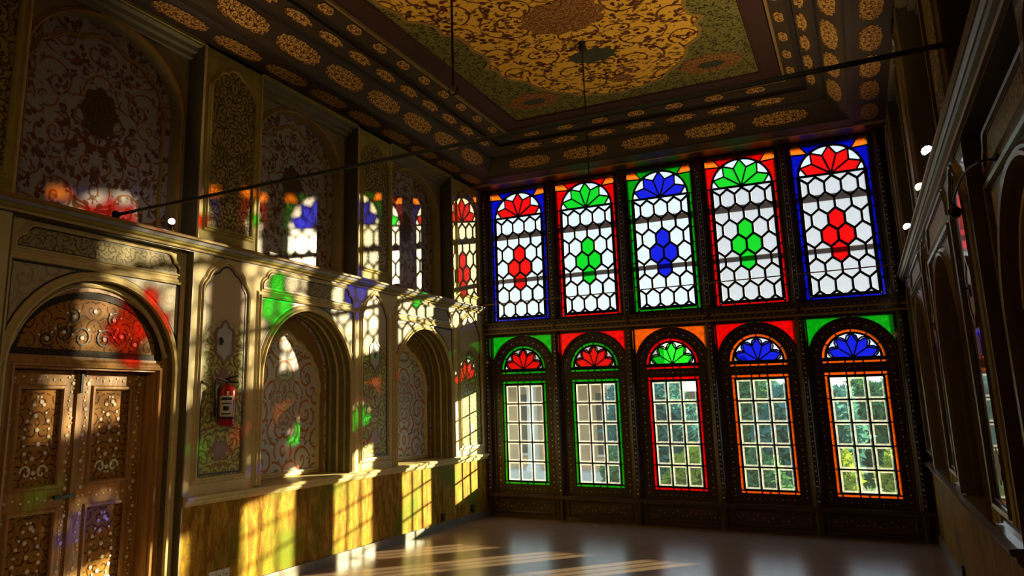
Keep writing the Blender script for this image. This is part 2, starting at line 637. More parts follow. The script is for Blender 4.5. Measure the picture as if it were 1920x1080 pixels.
def side_wall(side):
    K = PAINT[side]
    M = MLeft if side == 'left' else MRight
    xo = (lambda x: x) if side == 'left' else (lambda x: W - x)

    def O(u, v):
        return M(u, v, 0)

    mb = MB()
    a, b = sorted((xo(-0.36), xo(-0.60)))
    mb.box((a, -L - 0.3, -0.1), (b, 0.25, 5.2))
    wall = mb.build('wall_' + side, K['plaster'], origin=O(-6.12, 0))
    tag(wall, {'left': 'sunlit left wall of painted panels and arched niches',
               'right': 'shaded right wall of painted panels and arched niches'}[side], 'wall', kind='structure')

    def part(mb, name, mat, origin, parent=wall, **kw):
        return mb.build(name, mat, parent, origin, **kw)

    # dado and plinth run past the pilasters and niches and stop at the door
    for y0, y1 in ((DB[1], 0.0), (-L, DB[0])):
        part(MB().mbox(M, y0, y1, 0.0, Z_D, -0.36, 0.0), 'dado', K['dado'], O((y0 + y1) / 2, 0))
        part(MB().mbox(M, y0, y1, 0.0, 0.085, 0.0, 0.022), 'plinth', plinth_mat, O((y0 + y1) / 2, 0))
        r = MB().sweep([(y0, Z_D + 0.025), (y1, Z_D + 0.025)], [(-0.05, 0.0), (-0.05, 0.015), (-0.03, 0.03), (-0.012, 0.032), (-0.005, 0.05), (0.02, 0.055), (0.027, 0.02), (0.027, -0.3)], M)
        part(r, 'dado_rail', K['trim'], O((y0 + y1) / 2, Z_D))
    # cornice at mid height
    for nm, pf, mt in (('cornice', [(0.030, -0.28), (0.030, 0.068), (0.022, 0.078), (0.006, 0.078), (0.002, 0.066), (0.002, 0.0)], K['ochre']),
                       ('cornice_fascia', [(0.004, 0.0), (0.004, 0.062), (-0.022, 0.052), (-0.026, 0.0)], M_bluegrey),
                       ('cornice_ogee', [(-0.024, 0.0), (-0.024, 0.046), (-0.040, 0.040), (-0.048, 0.022), (-0.052, 0.0)], K['olive']),
                       ('cornice_bead', [(-0.050, 0.0), (-0.050, 0.022), (-0.058, 0.026), (-0.066, 0.020), (-0.068, 0.0)], K['trim'])):
        part(MB().sweep([(-L, 2.73), (0.0, 2.73)], pf, M), nm, mt, O(-6.12, 2.73))
    part(MB().mbox(M, -L, 0.0, 2.655, 2.74, -0.34, 0.004), 'cornice_bed', M_darkline, O(-6.12, 2.7))
    part(MB().mbox(M, -L, 0.0, 4.425, 5.0, -0.36, 0.0), 'wall_head', K['olive'], O(-6.12, 4.45))

    # pilasters
    for k, (y0, y1) in enumerate(PB):
        c = (y0 + y1) / 2
        part(MB().mbox(M, y0, y1, Z_R - 0.03, 2.70, -0.36, 0.0), 'pilaster', K.get('pilaster', K['plaster']), O(c, Z_R))
        part(MB().mbox(M, y0, y1, Z_C1 - 0.03, 4.45, -0.36, 0.0), 'upper_pilaster', K['olive'], O(c, Z_C1))
        hw = min(0.275, (y1 - y0) / 2 - 0.07)
        if k == 0:
            c = -0.53
            hw = 0.33
        pl = cusped(c - hw, c + hw, 0.90, 2.33, 2.635)
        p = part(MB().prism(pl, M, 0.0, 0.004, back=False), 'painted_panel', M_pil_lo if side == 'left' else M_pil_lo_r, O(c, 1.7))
        part(MB().sweep(pl, scaled(OGEE, 0.75), M, True), 'panel_moulding', K['trim'], O(c, 1.7), p)
        inner = cusped(c - hw + 0.045, c + hw - 0.045, 0.945, 2.31, 2.585)
        part(MB().sweep(inner, scaled(LINE, 0.9, h0=0.004), M, True), 'panel_border', M_darkline, O(c, 1.7), p)
        # pale medallion in the panel
        med = [(c + 0.10 * math.sin(q) * (1 + 0.10 * math.cos(6 * q)), 1.97 + 0.155 * math.cos(q) * (1 + 0.10 * math.cos(6 * q))) for q in [2 * PI * j / 36 for j in range(36)]]
        part(MB().prism(med, M, 0.003, 0.006, back=False), 'painted_medallion', M_medpale, O(c, 1.97), p)
        part(MB().sweep(med, scaled(LINE, 1.3, h0=0.004), M, True), 'medallion_border', M_rosy, O(c, 1.97), p)
        for zz, rr in ((1.70, 0.06), (1.12, 0.075)):
            rs = [(c + rr * math.cos(q) * (1 + 0.15 * math.cos(8 * q)), zz + rr * math.sin(q) * (1 + 0.15 * math.cos(8 * q))) for q in [2 * PI * j / 32 for j in range(32)]]
            part(MB().prism(rs, M, 0.003, 0.006, back=False), 'painted_rosette', M_rosy, O(c, zz), p)
        # upper panel
        pu = cusped(c - hw, c + hw, 2.87, 4.07, 4.33)
        p = part(MB().prism(pu, M, 0.0, 0.004, back=False), 'painted_panel', M_pil_up, O(c, 3.6))
        part(MB().sweep(pu, scaled(OGEE, 0.65), M, True), 'panel_moulding', K['olive'], O(c, 3.6), p)
        ms = MB()
        for rr_, cnt_ in ((0.06, 5), (0.10, 8), (0.14, 11), (0.175, 9)):
            for q in range(cnt_):
                an = 0.25 + (PI - 0.5) * q / (cnt_ - 1) if rr_ < 0.17 else (0.15 + 0.13 * q if q < 5 else PI - 0.15 - 0.13 * (q - 5))
                lx, lz = c + 1.15 * rr_ * math.cos(an), 2.955 + rr_ * math.sin(an) * 1.1
                dx, dz = math.cos(an + 0.5 * (1 if q % 2 else -1)), math.sin(an + 0.5 * (1 if q % 2 else -1))
                ms.prism([(lx - dx * 0.020, lz - dz * 0.020), (lx - dz * 0.008, lz + dx * 0.008), (lx + dx * 0.020, lz + dz * 0.020), (lx + dz * 0.008, lz - dx * 0.008)], M, 0.003, 0.006, back=False)
        part(ms, 'gilt_spray', K['trim'], O(c, 3.03), p, kind='stuff')
        for yy in (y0 + 0.012, y1 - 0.012):
            if -L < yy - 0.02 and yy + 0.02 < 0.0:
                part(MB().sweep([(yy, Z_C1), (yy, 4.43)], scaled(BEAD, 0.55), M), 'corner_bead', K['trim'], O(yy, 3.6))

    # niches
    for y0, y1 in NB + [DB]:
        c = (y0 + y1) / 2
        door = (y0, y1) == DB
        Mw = M
        if door:
            Mw = lambda u, v, h: M(u, v, h - 0.08)
            for yy in (y0, y1):
                a_, b_ = sorted((yy, yy + (0.012 if yy == y0 else -0.012)))
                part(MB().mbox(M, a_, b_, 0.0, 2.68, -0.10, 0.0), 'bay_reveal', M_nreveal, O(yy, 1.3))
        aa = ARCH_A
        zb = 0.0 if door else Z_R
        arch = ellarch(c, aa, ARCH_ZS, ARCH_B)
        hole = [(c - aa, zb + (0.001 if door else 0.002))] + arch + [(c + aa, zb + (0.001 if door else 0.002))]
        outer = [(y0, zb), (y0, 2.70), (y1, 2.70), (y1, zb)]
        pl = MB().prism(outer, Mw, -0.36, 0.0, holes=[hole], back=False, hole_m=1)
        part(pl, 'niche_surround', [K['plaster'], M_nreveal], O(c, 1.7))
        if not door:
            part(MB().mbox(M, y0, y1, 0.70, Z_R - 0.001, -0.34, -0.002), 'niche_sill', K['trim'], O(c, Z_R))
        # archivolts: stepped rings set back one behind the other
        for k, (dr, d0, d1, mt) in enumerate(((0.0, -0.07, -0.05, K['olive']), (0.0, -0.16, -0.14, K['trim']), (0.0, -0.25, -0.23, K['olive']))):
            if door:
                continue
            a1 = aa - dr - 0.002
            a2 = aa - dr - 0.016
            o_ = [(c - a1, zb + 0.004)] + ellarch(c, a1, ARCH_ZS, ARCH_B - dr - 0.002) + [(c + a1, zb + 0.004)]
            i_ = [(c - a2, zb + 0.004)] + ellarch(c, a2, ARCH_ZS, ARCH_B - dr - 0.016) + [(c + a2, zb + 0.004)]
            part(MB().prism(o_ + i_[::-1], Mw, d0, d1), 'archivolt', mt, O(c, 1.7))
        pth = [(c - aa - 0.03, zb + 0.01)] + ellarch(c, aa + 0.03, ARCH_ZS, ARCH_B + 0.03) + [(c + aa + 0.03, zb + 0.01)]
        part(MB().sweep(pth, scaled(OGEE, 0.9), Mw), 'arch_moulding', K['trim'], O(c, 1.7))
        # rectangular frame and spandrels
        fr = [(y0 + 0.035, zb + 0.01), (y0 + 0.035, 2.415), (y1 - 0.035, 2.415), (y1 - 0.035, zb + 0.01)]
        part(MB().sweep(fr, scaled(OGEE, 0.8), Mw), 'niche_frame', K['trim'], O(c, 1.7))
        fr2 = [(y0 + 0.072, zb + 0.01), (y0 + 0.072, 2.378), (y1 - 0.072, 2.378), (y1 - 0.072, zb + 0.01)]
        part(MB().sweep(fr2, scaled(LINE, 0.9), Mw), 'niche_frame_line', M_darkline, O(c, 1.7))
        pth2 = [(c - aa - 0.068, zb + 0.01)] + ellarch(c, aa + 0.068, ARCH_ZS, ARCH_B + 0.068) + [(c + aa + 0.068, zb + 0.01)]
        part(MB().sweep(pth2, scaled(LINE, 0.8, h0=0.001), Mw), 'arch_line', M_darkline, O(c, 1.7))
        fz2 = lobed_rect(y0 + 0.095, y1 - 0.095, 2.475, 2.612, 0.115)
        part(MB().sweep(fz2, scaled(LINE, 0.7, h0=0.003), Mw, True), 'frieze_line', M_darkline, O(c, 2.54))
        for sg in (-1, 1):
            e0 = aa + 0.065
            sp = [(c + sg * (0.755 - 0.05), 2.385)] + [(c + sg * e0 * math.cos(q), ARCH_ZS + (ARCH_B + 0.065) * math.sin(q)) for q in [0.30 + k * (PI / 2 - 0.55) / 10 for k in range(11)]]
            sp = [(u, min(v, 2.385)) for u, v in sp if abs(u - c) <= 0.706]
            if len(sp) > 2:
                part(MB().prism(sp, Mw, 0.0, 0.004, back=False), 'spandrel', M_spandrel, O(c, 2.2))
        fz = lobed_rect(y0 + 0.07, y1 - 0.07, 2.452, 2.635, 0.13)
        q = part(MB().prism(fz, Mw, 0.0, 0.004, back=False), 'frieze_panel', M_frieze, O(c, 2.54))
        part(MB().sweep(fz, scaled(OGEE, 0.6), Mw, True), 'frieze_moulding', K['trim'], O(c, 2.54), q)
        if not door:
            bk = part(MB().mbox(M, y0 + 0.02, y1 - 0.02, 0.72, 2.5, -0.345, -0.30), 'niche_back', M_niche_lo, O(c, 1.5))
            cu = cusped(c - 0.52, c + 0.52, 0.83, 1.56, 2.12, nodes=((-1, 0), (-0.97, 0.30), (-0.83, 0.55), (-0.60, 0.76), (-0.30, 0.90), (0.30, 0.90), (0.60, 0.76), (0.83, 0.55), (0.97, 0.30), (1, 0)), n=4)
            part(MB().sweep(cu, scaled(OGEE, 0.8, h0=-0.30), M, True), 'cusped_moulding', K['trim'], O(c, 1.5), bk)
            part(MB().prism([(c - 0.62, 0.80), (c - 0.62, 1.70)] + ellarch(c, 0.62, 1.70, 0.60)[1:-1] + [(c + 0.62, 1.70), (c + 0.62, 0.80)], M, -0.30, -0.297, holes=[cu], back=False), 'cusped_border', K['ochre'], O(c, 1.5), bk)
            ov = [(c + 0.19 * math.sin(a_) * (1 + 0.04 * math.cos(10 * a_)), 1.50 + 0.27 * math.cos(a_) * (1 + 0.04 * math.cos(10 * a_))) for a_ in [2 * PI * j / 40 for j in range(40)]]
            part(MB().prism(ov, M, -0.299, -0.296, back=False), 'painted_medallion', M_medgreen, O(c, 1.48), bk)
        # upper recess: soffit, arched face set back, painted back
        rb = part(MB().mbox(M, y0 - 0.01, y1 + 0.01, 2.75, 4.46, -0.355, -0.27), 'recess_back', M_niche_up, O(c, 3.5))
        a1 = 0.665
        ho = [(c - a1, 2.763)] + ellarch(c, a1, 3.80, 0.52) + [(c + a1, 2.763)]
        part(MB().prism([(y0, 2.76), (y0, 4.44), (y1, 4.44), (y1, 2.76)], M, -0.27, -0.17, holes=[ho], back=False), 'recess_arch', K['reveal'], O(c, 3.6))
        pa = [(c - a1 - 0.028, 2.77)] + ellarch(c, a1 + 0.028, 3.80, 0.548) + [(c + a1 + 0.028, 2.77)]
        part(MB().sweep(pa, scaled(OGEE, 0.8, h0=-0.17), M), 'arch_band', K['ochre'], O(c, 3.6))
        cu = cusped(c - a1 + 0.07, c + a1 - 0.07, 2.82, 3.70, 4.20, nodes=((-1, 0), (-0.93, 0.42), (-0.70, 0.72), (-0.34, 0.88), (0.34, 0.88), (0.70, 0.72), (0.93, 0.42), (1, 0)), n=4)
        part(MB().sweep(cu, scaled(OGEE, 0.55, h0=-0.27), M, True), 'cusped_moulding', K['ochre'], O(c, 3.5), rb)
        ov = [(c + 0.15 * math.sin(a_) * (1 + 0.08 * math.cos(8 * a_)), 3.62 + 0.19 * math.cos(a_) * (1 + 0.08 * math.cos(8 * a_))) for a_ in [2 * PI * j / 40 for j in range(40)]]
        part(MB().prism(ov, M, -0.271, -0.267, back=False), 'painted_medallion', M_meddark, O(c, 3.62), rb)
        for z0, d in ((4.33, -0.17), (4.37, -0.12), (4.41, -0.06)):
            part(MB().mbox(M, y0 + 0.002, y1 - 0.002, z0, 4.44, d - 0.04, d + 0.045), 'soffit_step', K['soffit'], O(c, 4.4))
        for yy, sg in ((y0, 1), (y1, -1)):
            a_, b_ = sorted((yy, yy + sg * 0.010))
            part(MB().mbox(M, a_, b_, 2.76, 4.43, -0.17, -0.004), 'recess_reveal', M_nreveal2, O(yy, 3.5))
    return wall


plinth_mat = plain('grey_stone_plinth', (0.20, 0.17, 0.14), 0.4, 0.3, 8)
M_medpale = plain('pale_blue_medallion_paint', (0.48, 0.52, 0.47), 0.3, 0.2, 20)
M_rosy = plain('faded_rose_paint', (0.27, 0.13, 0.10), 0.35, 0.35, 30)
M_medgreen = arabesque('dim_green_medallion_painting', (1, 2), (0.50, 0.50, 0.46), (0.58, 0.54, 0.48), (0.42, 0.20, 0.09), (0.30, 0.30, 0.18), scale=6, width=0.2)
M_meddark = arabesque('dark_landscape_medallion', (1, 2), (0.075, 0.045, 0.03), (0.11, 0.08, 0.035), (0.10, 0.10, 0.03), (0.17, 0.09, 0.05), scale=9, mirror=False)
M_rust = plain('rust_paint', (0.42, 0.22, 0.11), 0.35, 0.3, 30)
M_ochre = plain('ochre_painted_band', (0.36, 0.22, 0.055), 0.45, 0.35, 12, spec=0.15)
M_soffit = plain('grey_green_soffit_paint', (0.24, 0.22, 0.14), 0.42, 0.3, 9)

M_nreveal = plain('shade_toned_niche_reveal', (0.16, 0.125, 0.055), 0.42, 0.4, 9)  # niche and door-bay reveals: their shade is put into this dark colour
M_nreveal2 = plain('shade_toned_recess_reveal', (0.085, 0.070, 0.035), 0.5, 0.4, 9)  # upper side faces, darkened so the recess shade sits in the colour
M_bluegrey = plain('blue_grey_painted_fascia', (0.34, 0.34, 0.36), 0.35, 0.3, 10)
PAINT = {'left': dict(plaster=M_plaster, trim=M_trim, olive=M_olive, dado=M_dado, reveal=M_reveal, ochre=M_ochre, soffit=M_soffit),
         'right': dict(plaster=plain('brown_grey_painted_plaster', (0.21, 0.16, 0.12), 0.3, 0.3, 7, coat=0.3),  # right wall: browner paint, darkened further so its shade sits in the colour
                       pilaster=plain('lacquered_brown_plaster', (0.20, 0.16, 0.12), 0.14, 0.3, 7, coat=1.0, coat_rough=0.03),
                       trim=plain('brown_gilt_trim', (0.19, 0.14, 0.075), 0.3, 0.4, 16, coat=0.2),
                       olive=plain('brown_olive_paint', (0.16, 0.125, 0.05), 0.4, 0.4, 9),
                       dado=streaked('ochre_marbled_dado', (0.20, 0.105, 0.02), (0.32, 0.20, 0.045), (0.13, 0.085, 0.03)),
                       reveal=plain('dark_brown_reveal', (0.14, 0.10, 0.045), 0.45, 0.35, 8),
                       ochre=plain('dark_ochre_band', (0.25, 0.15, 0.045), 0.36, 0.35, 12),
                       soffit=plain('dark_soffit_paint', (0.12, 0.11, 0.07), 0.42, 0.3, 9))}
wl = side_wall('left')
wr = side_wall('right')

# ------------------------------------------------------------------ end wall behind the photographer
mb = MB().box((-0.6, -L - 0.3, -0.1), (W + 0.6, -L, 5.2))
we = tag(mb.build('wall_front', M_plaster), 'plain plaster end wall behind the viewer', 'wall', kind='structure')

# ------------------------------------------------------------------ window wall timber
BX = [0.055 + 0.98 * k for k in range(6)]
wb = MB()
wb.box((-0.6, -0.02, 4.42), (W + 0.6, 0.25, 5.2))
wb.box((-0.6, -0.02, -0.1), (0.115, 0.05, 4.45))
wb.box((W - 0.16, -0.02, -0.1), (W + 0.6, 0.05, 4.45))
wall_b = tag(wb.build('wall_back', M_wood, origin=(W / 2, 0, 0)), 'dark carved timber wall holding two rows of stained glass', 'wall', kind='structure')


def mull_profile(mb, x, z0, z1, hw):
    pf = [(-hw, 0.035), (-hw, -0.045), (-hw + 0.014, -0.055), (-hw + 0.018, -0.085), (-hw * 0.45, -0.095), (-hw * 0.3, -0.11), (hw * 0.3, -0.11), (hw * 0.45, -0.095), (hw - 0.018, -0.085), (hw - 0.014, -0.055), (hw, -0.045), (hw, 0.035)]
    n = len(pf)
    mb.add([(x + a, b, z0) for a, b in pf] + [(x + a, b, z1) for a, b in pf], [(k, (k + 1) % n, n + (k + 1) % n, n + k) for k in range(n)] + [tuple(range(n)), tuple(range(n, 2 * n))])


for k, x in enumerate(BX):
    m = MB()
    mull_profile(m, x, 0.0, 4.42, 0.052 if k in (0, 5) else 0.062)
    mo = m.build('mullion', M_wood, wall_b, (x, 0, 0))
    d = MB()
    for j in range(74):
        z = 0.36 + j * 0.053
        if not 2.35 < z < 2.55:
            d.disc(x, z, 0.007 if j % 3 else 0.011, MBack, 0.108, 0.113, 6)
    d.build('inlay_dots', M_pearl, mo, (x, 0, 0), kind='stuff')

m = MB().box((0.0, -0.10, 2.375), (W, 0.035, 2.525))
tr_ = m.build('transom', M_woodx, wall_b, (W / 2, 0, 2.45))
for z, h in ((2.385, 0.118), (2.515, 0.118), (2.45, 0.108)):
    MB().box((0.0, -h, z - 0.012), (W, -0.09, z + 0.012)).build('transom_moulding', M_gilt if z < 2.5 else M_woodx, tr_, (W / 2, 0, z))
d = MB()
for k in range(150):
    x = 0.05 + k * 0.033
    d.disc(x, 2.418 if k % 2 else 2.484, 0.006, MBack, 0.099, 0.104, 6)
d.build('inlay_dots', M_pearl, tr_, (W / 2, 0, 2.45), kind='stuff')

m = MB().box((0.0, -0.07, 0.0), (W, 0.035, 0.27))
ap = m.build('apron', M_woodx, wall_b, (W / 2, 0, 0.13))
MB().box((0.0, -0.125, 0.262), (W, 0.035, 0.30)).build('window_ledge', M_woodx, wall_b, (W / 2, 0, 0.28))
MB().box((0.0, -0.085, 0.0), (W, -0.06, 0.045)).build('apron_skirting', M_woodx, ap, (W / 2, 0, 0.02))
for k in range(5):
    x0, x1 = BX[k] + 0.09, BX[k + 1] - 0.09
    MB().sweep([(x0, 0.07), (x0, 0.235), (x1, 0.235), (x1, 0.07)], scaled(BEAD, 0.6, h0=0.069), MBack, True).build('apron_panel_moulding', M_woodx, ap, ((x0 + x1) / 2, 0, 0.15))
d = MB()
for k in range(190):
    x = 0.05 + k * 0.0259
    d.disc(x, 0.247, 0.0055, MBack, 0.069, 0.074, 6)
    if k % 2:
        d.disc(x, 0.15 + 0.03 * math.sin(k * 0.9), 0.005, MBack, 0.069, 0.074, 6)
d.build('inlay_dots', M_pearl, ap, (W / 2, 0, 0.2), kind='stuff')

# lintel over the windows with a worn gilt edge
MB().box((0.0, -0.32, 4.43), (W, 0.04, 4.47)).build('lintel_soffit', M_woodx, wall_b, (W / 2, 0, 4.45))
MB().sweep([(0.0, 4.455), (W, 4.455)], [(-0.03, 0.31), (-0.03, 0.335), (-0.01, 0.345), (0.01, 0.345), (0.02, 0.36), (0.03, 0.36), (0.03, 0.31)], MBack).build('lintel_moulding', M_gilt, wall_b, (W / 2, 0, 4.45))


# ------------------------------------------------------------------ stained glass
GLASS_T = 0.003


class Window:
    def __init__(self, name, ox, origin_z, label):
        self.ox = ox
        self.M = lambda u, v, h: (u + ox, -h, v)
        self.o = (ox + 0.545, 0, origin_z)
        self.root = None
        self.name = name
        self.label = label
        self.edges = {}

    def frame(self, mb, mat):
        self.root = mb.build(self.name, mat, None, self.o)
        tag(self.root, self.label, 'window', kind='structure')

    def pane(self, poly, mat, lead=True, rim=0.0, w=0.009, inset=0.0015):
        if len(poly) < 3 or area(poly) < 2e-5:
            return
        if lead:
            for k in range(len(poly)):
                a, b = poly[k - 1], poly[k]
                key = tuple(sorted(((round(a[0], 3), round(a[1], 3)), (round(b[0], 3), round(b[1], 3)))))
                self.edges[key] = (a, b, w)
        p = shrink(poly, inset)
        if area(p) < 1e-5:
            return
        c = (sum(q[0] for q in p) / len(p), sum(q[1] for q in p) / len(p))
        mb = MB()
        if rim:
            q = shrink(p, rim)
            n = len(p)
            vs_ = [self.M(a, b, GLASS_T) for a, b in p] + [self.M(a, b, GLASS_T + 0.002) for a, b in q] + [self.M(a, b, -GLASS_T) for a, b in p]
            mb.m = 1
            mb.add(vs_, [(k, (k + 1) % n, n + (k + 1) % n, n + k) for k in range(n)])
            mb.m = 0
            o = len(mb.v) - len(vs_)
            mb.f.append([o + n + k for k in range(n)])
            mb.mi.append(0)
            mb.f.append([o + 2 * n + k for k in reversed(range(n))])
            mb.mi.append(0)
            mats = [mat, G['rim']]
        else:
            mb.prism(p, self.M, -GLASS_T, GLASS_T)
            mats = mat
        mb.build('pane', mats, self.root, (c[0] + self.ox, 0, c[1]))

    def leads(self, extra=()):
        mb = MB()
        for a, b, w in list(self.edges.values()) + list(extra):
            a, b = Vector(a), Vector(b)
            d = b - a
            if d.length < 1e-4:
                continue
            d.normalize()
            n = Vector((-d.y, d.x))
            a, b = a - d * w * 0.5, b + d * w * 0.5
            mb.prism([tuple(a + n * w), tuple(a - n * w), tuple(b - n * w), tuple(b + n * w)], self.M, -0.010, 0.010)
        mb.build('lead_came', M_lead, self.root, self.o)


def flower(win, c, vz, R, petal_mat, pointed, w):
    """five petals fanned in a half circle, white glass between their tips"""
    n = 5
    da = PI / n
    hub = (c, vz)
    ro = R * 0.985
    rv = R * (0.70 if pointed else 0.66)          # where neighbouring petals meet
    P = lambda r, a: (c + r * math.cos(a), vz + r * math.sin(a))
    for k in range(n):
        a0, a1 = k * da, (k + 1) * da
        am = (a0 + a1) / 2
        v0, v1 = P(rv, a0), P(rv, a1)
        if k == 0:
            v0 = (c + rv * 1.06, vz)
        if k == n - 1:
            v1 = (c - rv * 1.06, vz)
        tip = P(ro, am)
        if pointed:
            poly = [hub, v0, tip, v1]
        else:
            poly = [hub, v0, P(R * 0.80, a0 + da * 0.06), P(R * 0.90, a0 + da * 0.18), P(R * 0.955, am - da * 0.14), P(R * 0.97, am), P(R * 0.955, am + da * 0.14), P(R * 0.90, a1 - da * 0.18), P(R * 0.80, a1 - da * 0.06), v1]
        win.pane(poly, petal_mat, w=w)
    for k in range(n + 1):
        a = k * da
        t0, t1 = a - da / 2, a + da / 2
        if k == 0:
            poly = [(c + rv * 1.06, vz), (c + R, vz), P(R, da * 0.25), P(ro, da / 2)]
        elif k == n:
            poly = [(c - rv * 1.06, vz), P(ro, PI - da / 2), P(R, PI - da * 0.25), (c - R, vz)]
        else:
            poly = [P(rv, a), P(ro, t0), P(R, a - da * 0.25), P(R, a), P(R, a + da * 0.25), P(ro, t1)]
        win.pane(poly, G['white'], w=w, inset=0.001)


def strip_panes(win, u0, v0, u1, v1, cuts, mat, w=0.006):
    vertical = (v1 - v0) > (u1 - u0)
    for k in range(len(cuts) - 1):
        a, b = cuts[k], cuts[k + 1]
        if vertical:
            p = [(u0, v0 + (v1 - v0) * a), (u1, v0 + (v1 - v0) * a), (u1, v0 + (v1 - v0) * b), (u0, v0 + (v1 - v0) * b)]
        else:
            p = [(u0 + (u1 - u0) * a, v0), (u0 + (u1 - u0) * b, v0), (u0 + (u1 - u0) * b, v1), (u0 + (u1 - u0) * a, v1)]
        win.pane(p, mat, w=w)


def even(n):
    return [k / n for k in range(n + 1)]


def upper_window(i, border, petal, gem, label):
    hexglass = G['white'] if i < 3 else G['obscure']
    win = Window('window_%d' % (i + 1), 0.98 * i, 3.47, label)
    g0, g1, b0, b1 = 0.142, 0.948, 2.552, 4.392
    u0, u1, v0, v1 = 0.204, 0.886, 2.605, 4.015
    c = 0.545
    R = 0.341
    fr = MB().prism([(0.10, 2.50), (0.10, 4.44), (0.99, 4.44), (0.99, 2.50)], win.M, -0.03, 0.03, holes=[[(g0, b0), (g0, b1), (g1, b1), (g1, b0)]])
    win.frame(fr, M_wood)
    MB().sweep([(g0 - 0.008, b0 - 0.008), (g0 - 0.008, b1 + 0.008), (g1 + 0.008, b1 + 0.008), (g1 + 0.008, b0 - 0.008)], scaled(BEAD, 0.5, h0=0.03), win.M, True).build('sash_bead', M_wood, win.root, win.o)
    hwid = (u1 - u0) / 4
    pitch_, top = 0.1915, 3.862
    hh = 0.262
    sl_ = (hh - pitch_)                # height of the sloping part
    flat = pitch_ - sl_                # straight side
    for r in range(-1, 9):
        zc = top - r * pitch_
        odd = r % 2 == 0
        for q in range(-1, 6):
            xc = u0 + (q if odd else q + 0.5) * hwid
            hx = [(xc, zc + hh / 2), (xc - hwid / 2, zc + flat / 2), (xc - hwid / 2, zc - flat / 2), (xc, zc - hh / 2), (xc + hwid / 2, zc - flat / 2), (xc + hwid / 2, zc + flat / 2)]
            p = clip(hx, u0, u1, v0, v1)
            if len(p) < 3 or area(p) < 4e-4:
                continue
            mid = abs(xc - c) < 0.01
            col = (r == 2 and mid) or (r == 4 and mid) or (r == 3 and abs(abs(xc - c) - hwid / 2) < 0.01)
            if col:
                win.pane(p, G[gem], w=0.0130)
            else:
                win.pane(p, hexglass, w=0.0130, rim=0.014 if area(p) > 0.012 else 0)
    flower(win, c, v1, R, G[petal], True, 0.0085)
    # spandrels: two pieces a side, an orange kite in each top corner
    for sg in (-1, 1):
        P = lambda a, r=R: (c + sg * r * math.cos(a), v1 + r * math.sin(a))
        e = c + sg * (g1 - g0) / 2
        kin = P(0.86, R + 0.012)
        ka = (e - sg * 0.10, b1)
        kb = (e, b1 - 0.10)
        arc_lo = [P(k * 0.86 / 6, R + 0.004) for k in range(7)]
        arc_hi = [P(0.86 + k * (PI / 2 - 0.86) / 6, R + 0.004) for k in range(7)]
        win.pane([kb, (e, b1), ka, kin], G['orange'], w=0.006)
        win.pane([(e, v1)] + [(e, b1 - 0.10)] + arc_lo[::-1], G['opal_' + border], w=0.006)
        win.pane([ka, (c, b1)] + arc_hi[::-1], G['opal_' + border], w=0.006)
    # coloured border strips
    sd = [0, 0.09, 0.22, 0.30, 0.43, 0.52, 0.64, 0.73, 0.86, 1.0]
    strip_panes(win, g0 + 0.004, b0 + 0.006, u0 - 0.020, v1, sd, G['opal_' + border])
    strip_panes(win, u1 + 0.020, b0 + 0.006, g1 - 0.004, v1, [1 - k for k in sd[::-1]], G['opal_' + border])
    strip_panes(win, u0 - 0.014, b0 + 0.006, u1 + 0.014, v0 - 0.016, [0, 0.22, 0.45, 0.72, 1], G['opal_' + border])
    ex = [((u0, v0), (u0, v1), 0.010), ((u1, v0), (u1, v1), 0.010), ((u0, v0), (u1, v0), 0.010), ((u0, v1), (u1, v1), 0.012)]
    ex += [((u0 - 0.012, v0), (u0 - 0.012, v1), 0.008), ((u1 + 0.012, v0), (u1 + 0.012, v1), 0.008), ((u0, v0 - 0.010), (u1, v0 - 0.010), 0.008)]
    ar = ellarch(c, R + 0.004, v1, R + 0.004)
    ex += [(ar[k], ar[k + 1], 0.011) for k in range(len(ar) - 1)]
    hubp = [(c - 0.022 + 0.011 * k, v1 + 0.004) for k in range(5)]
    ex += [(hubp[0], hubp[-1], 0.020)]
    win.leads(ex)
    return win


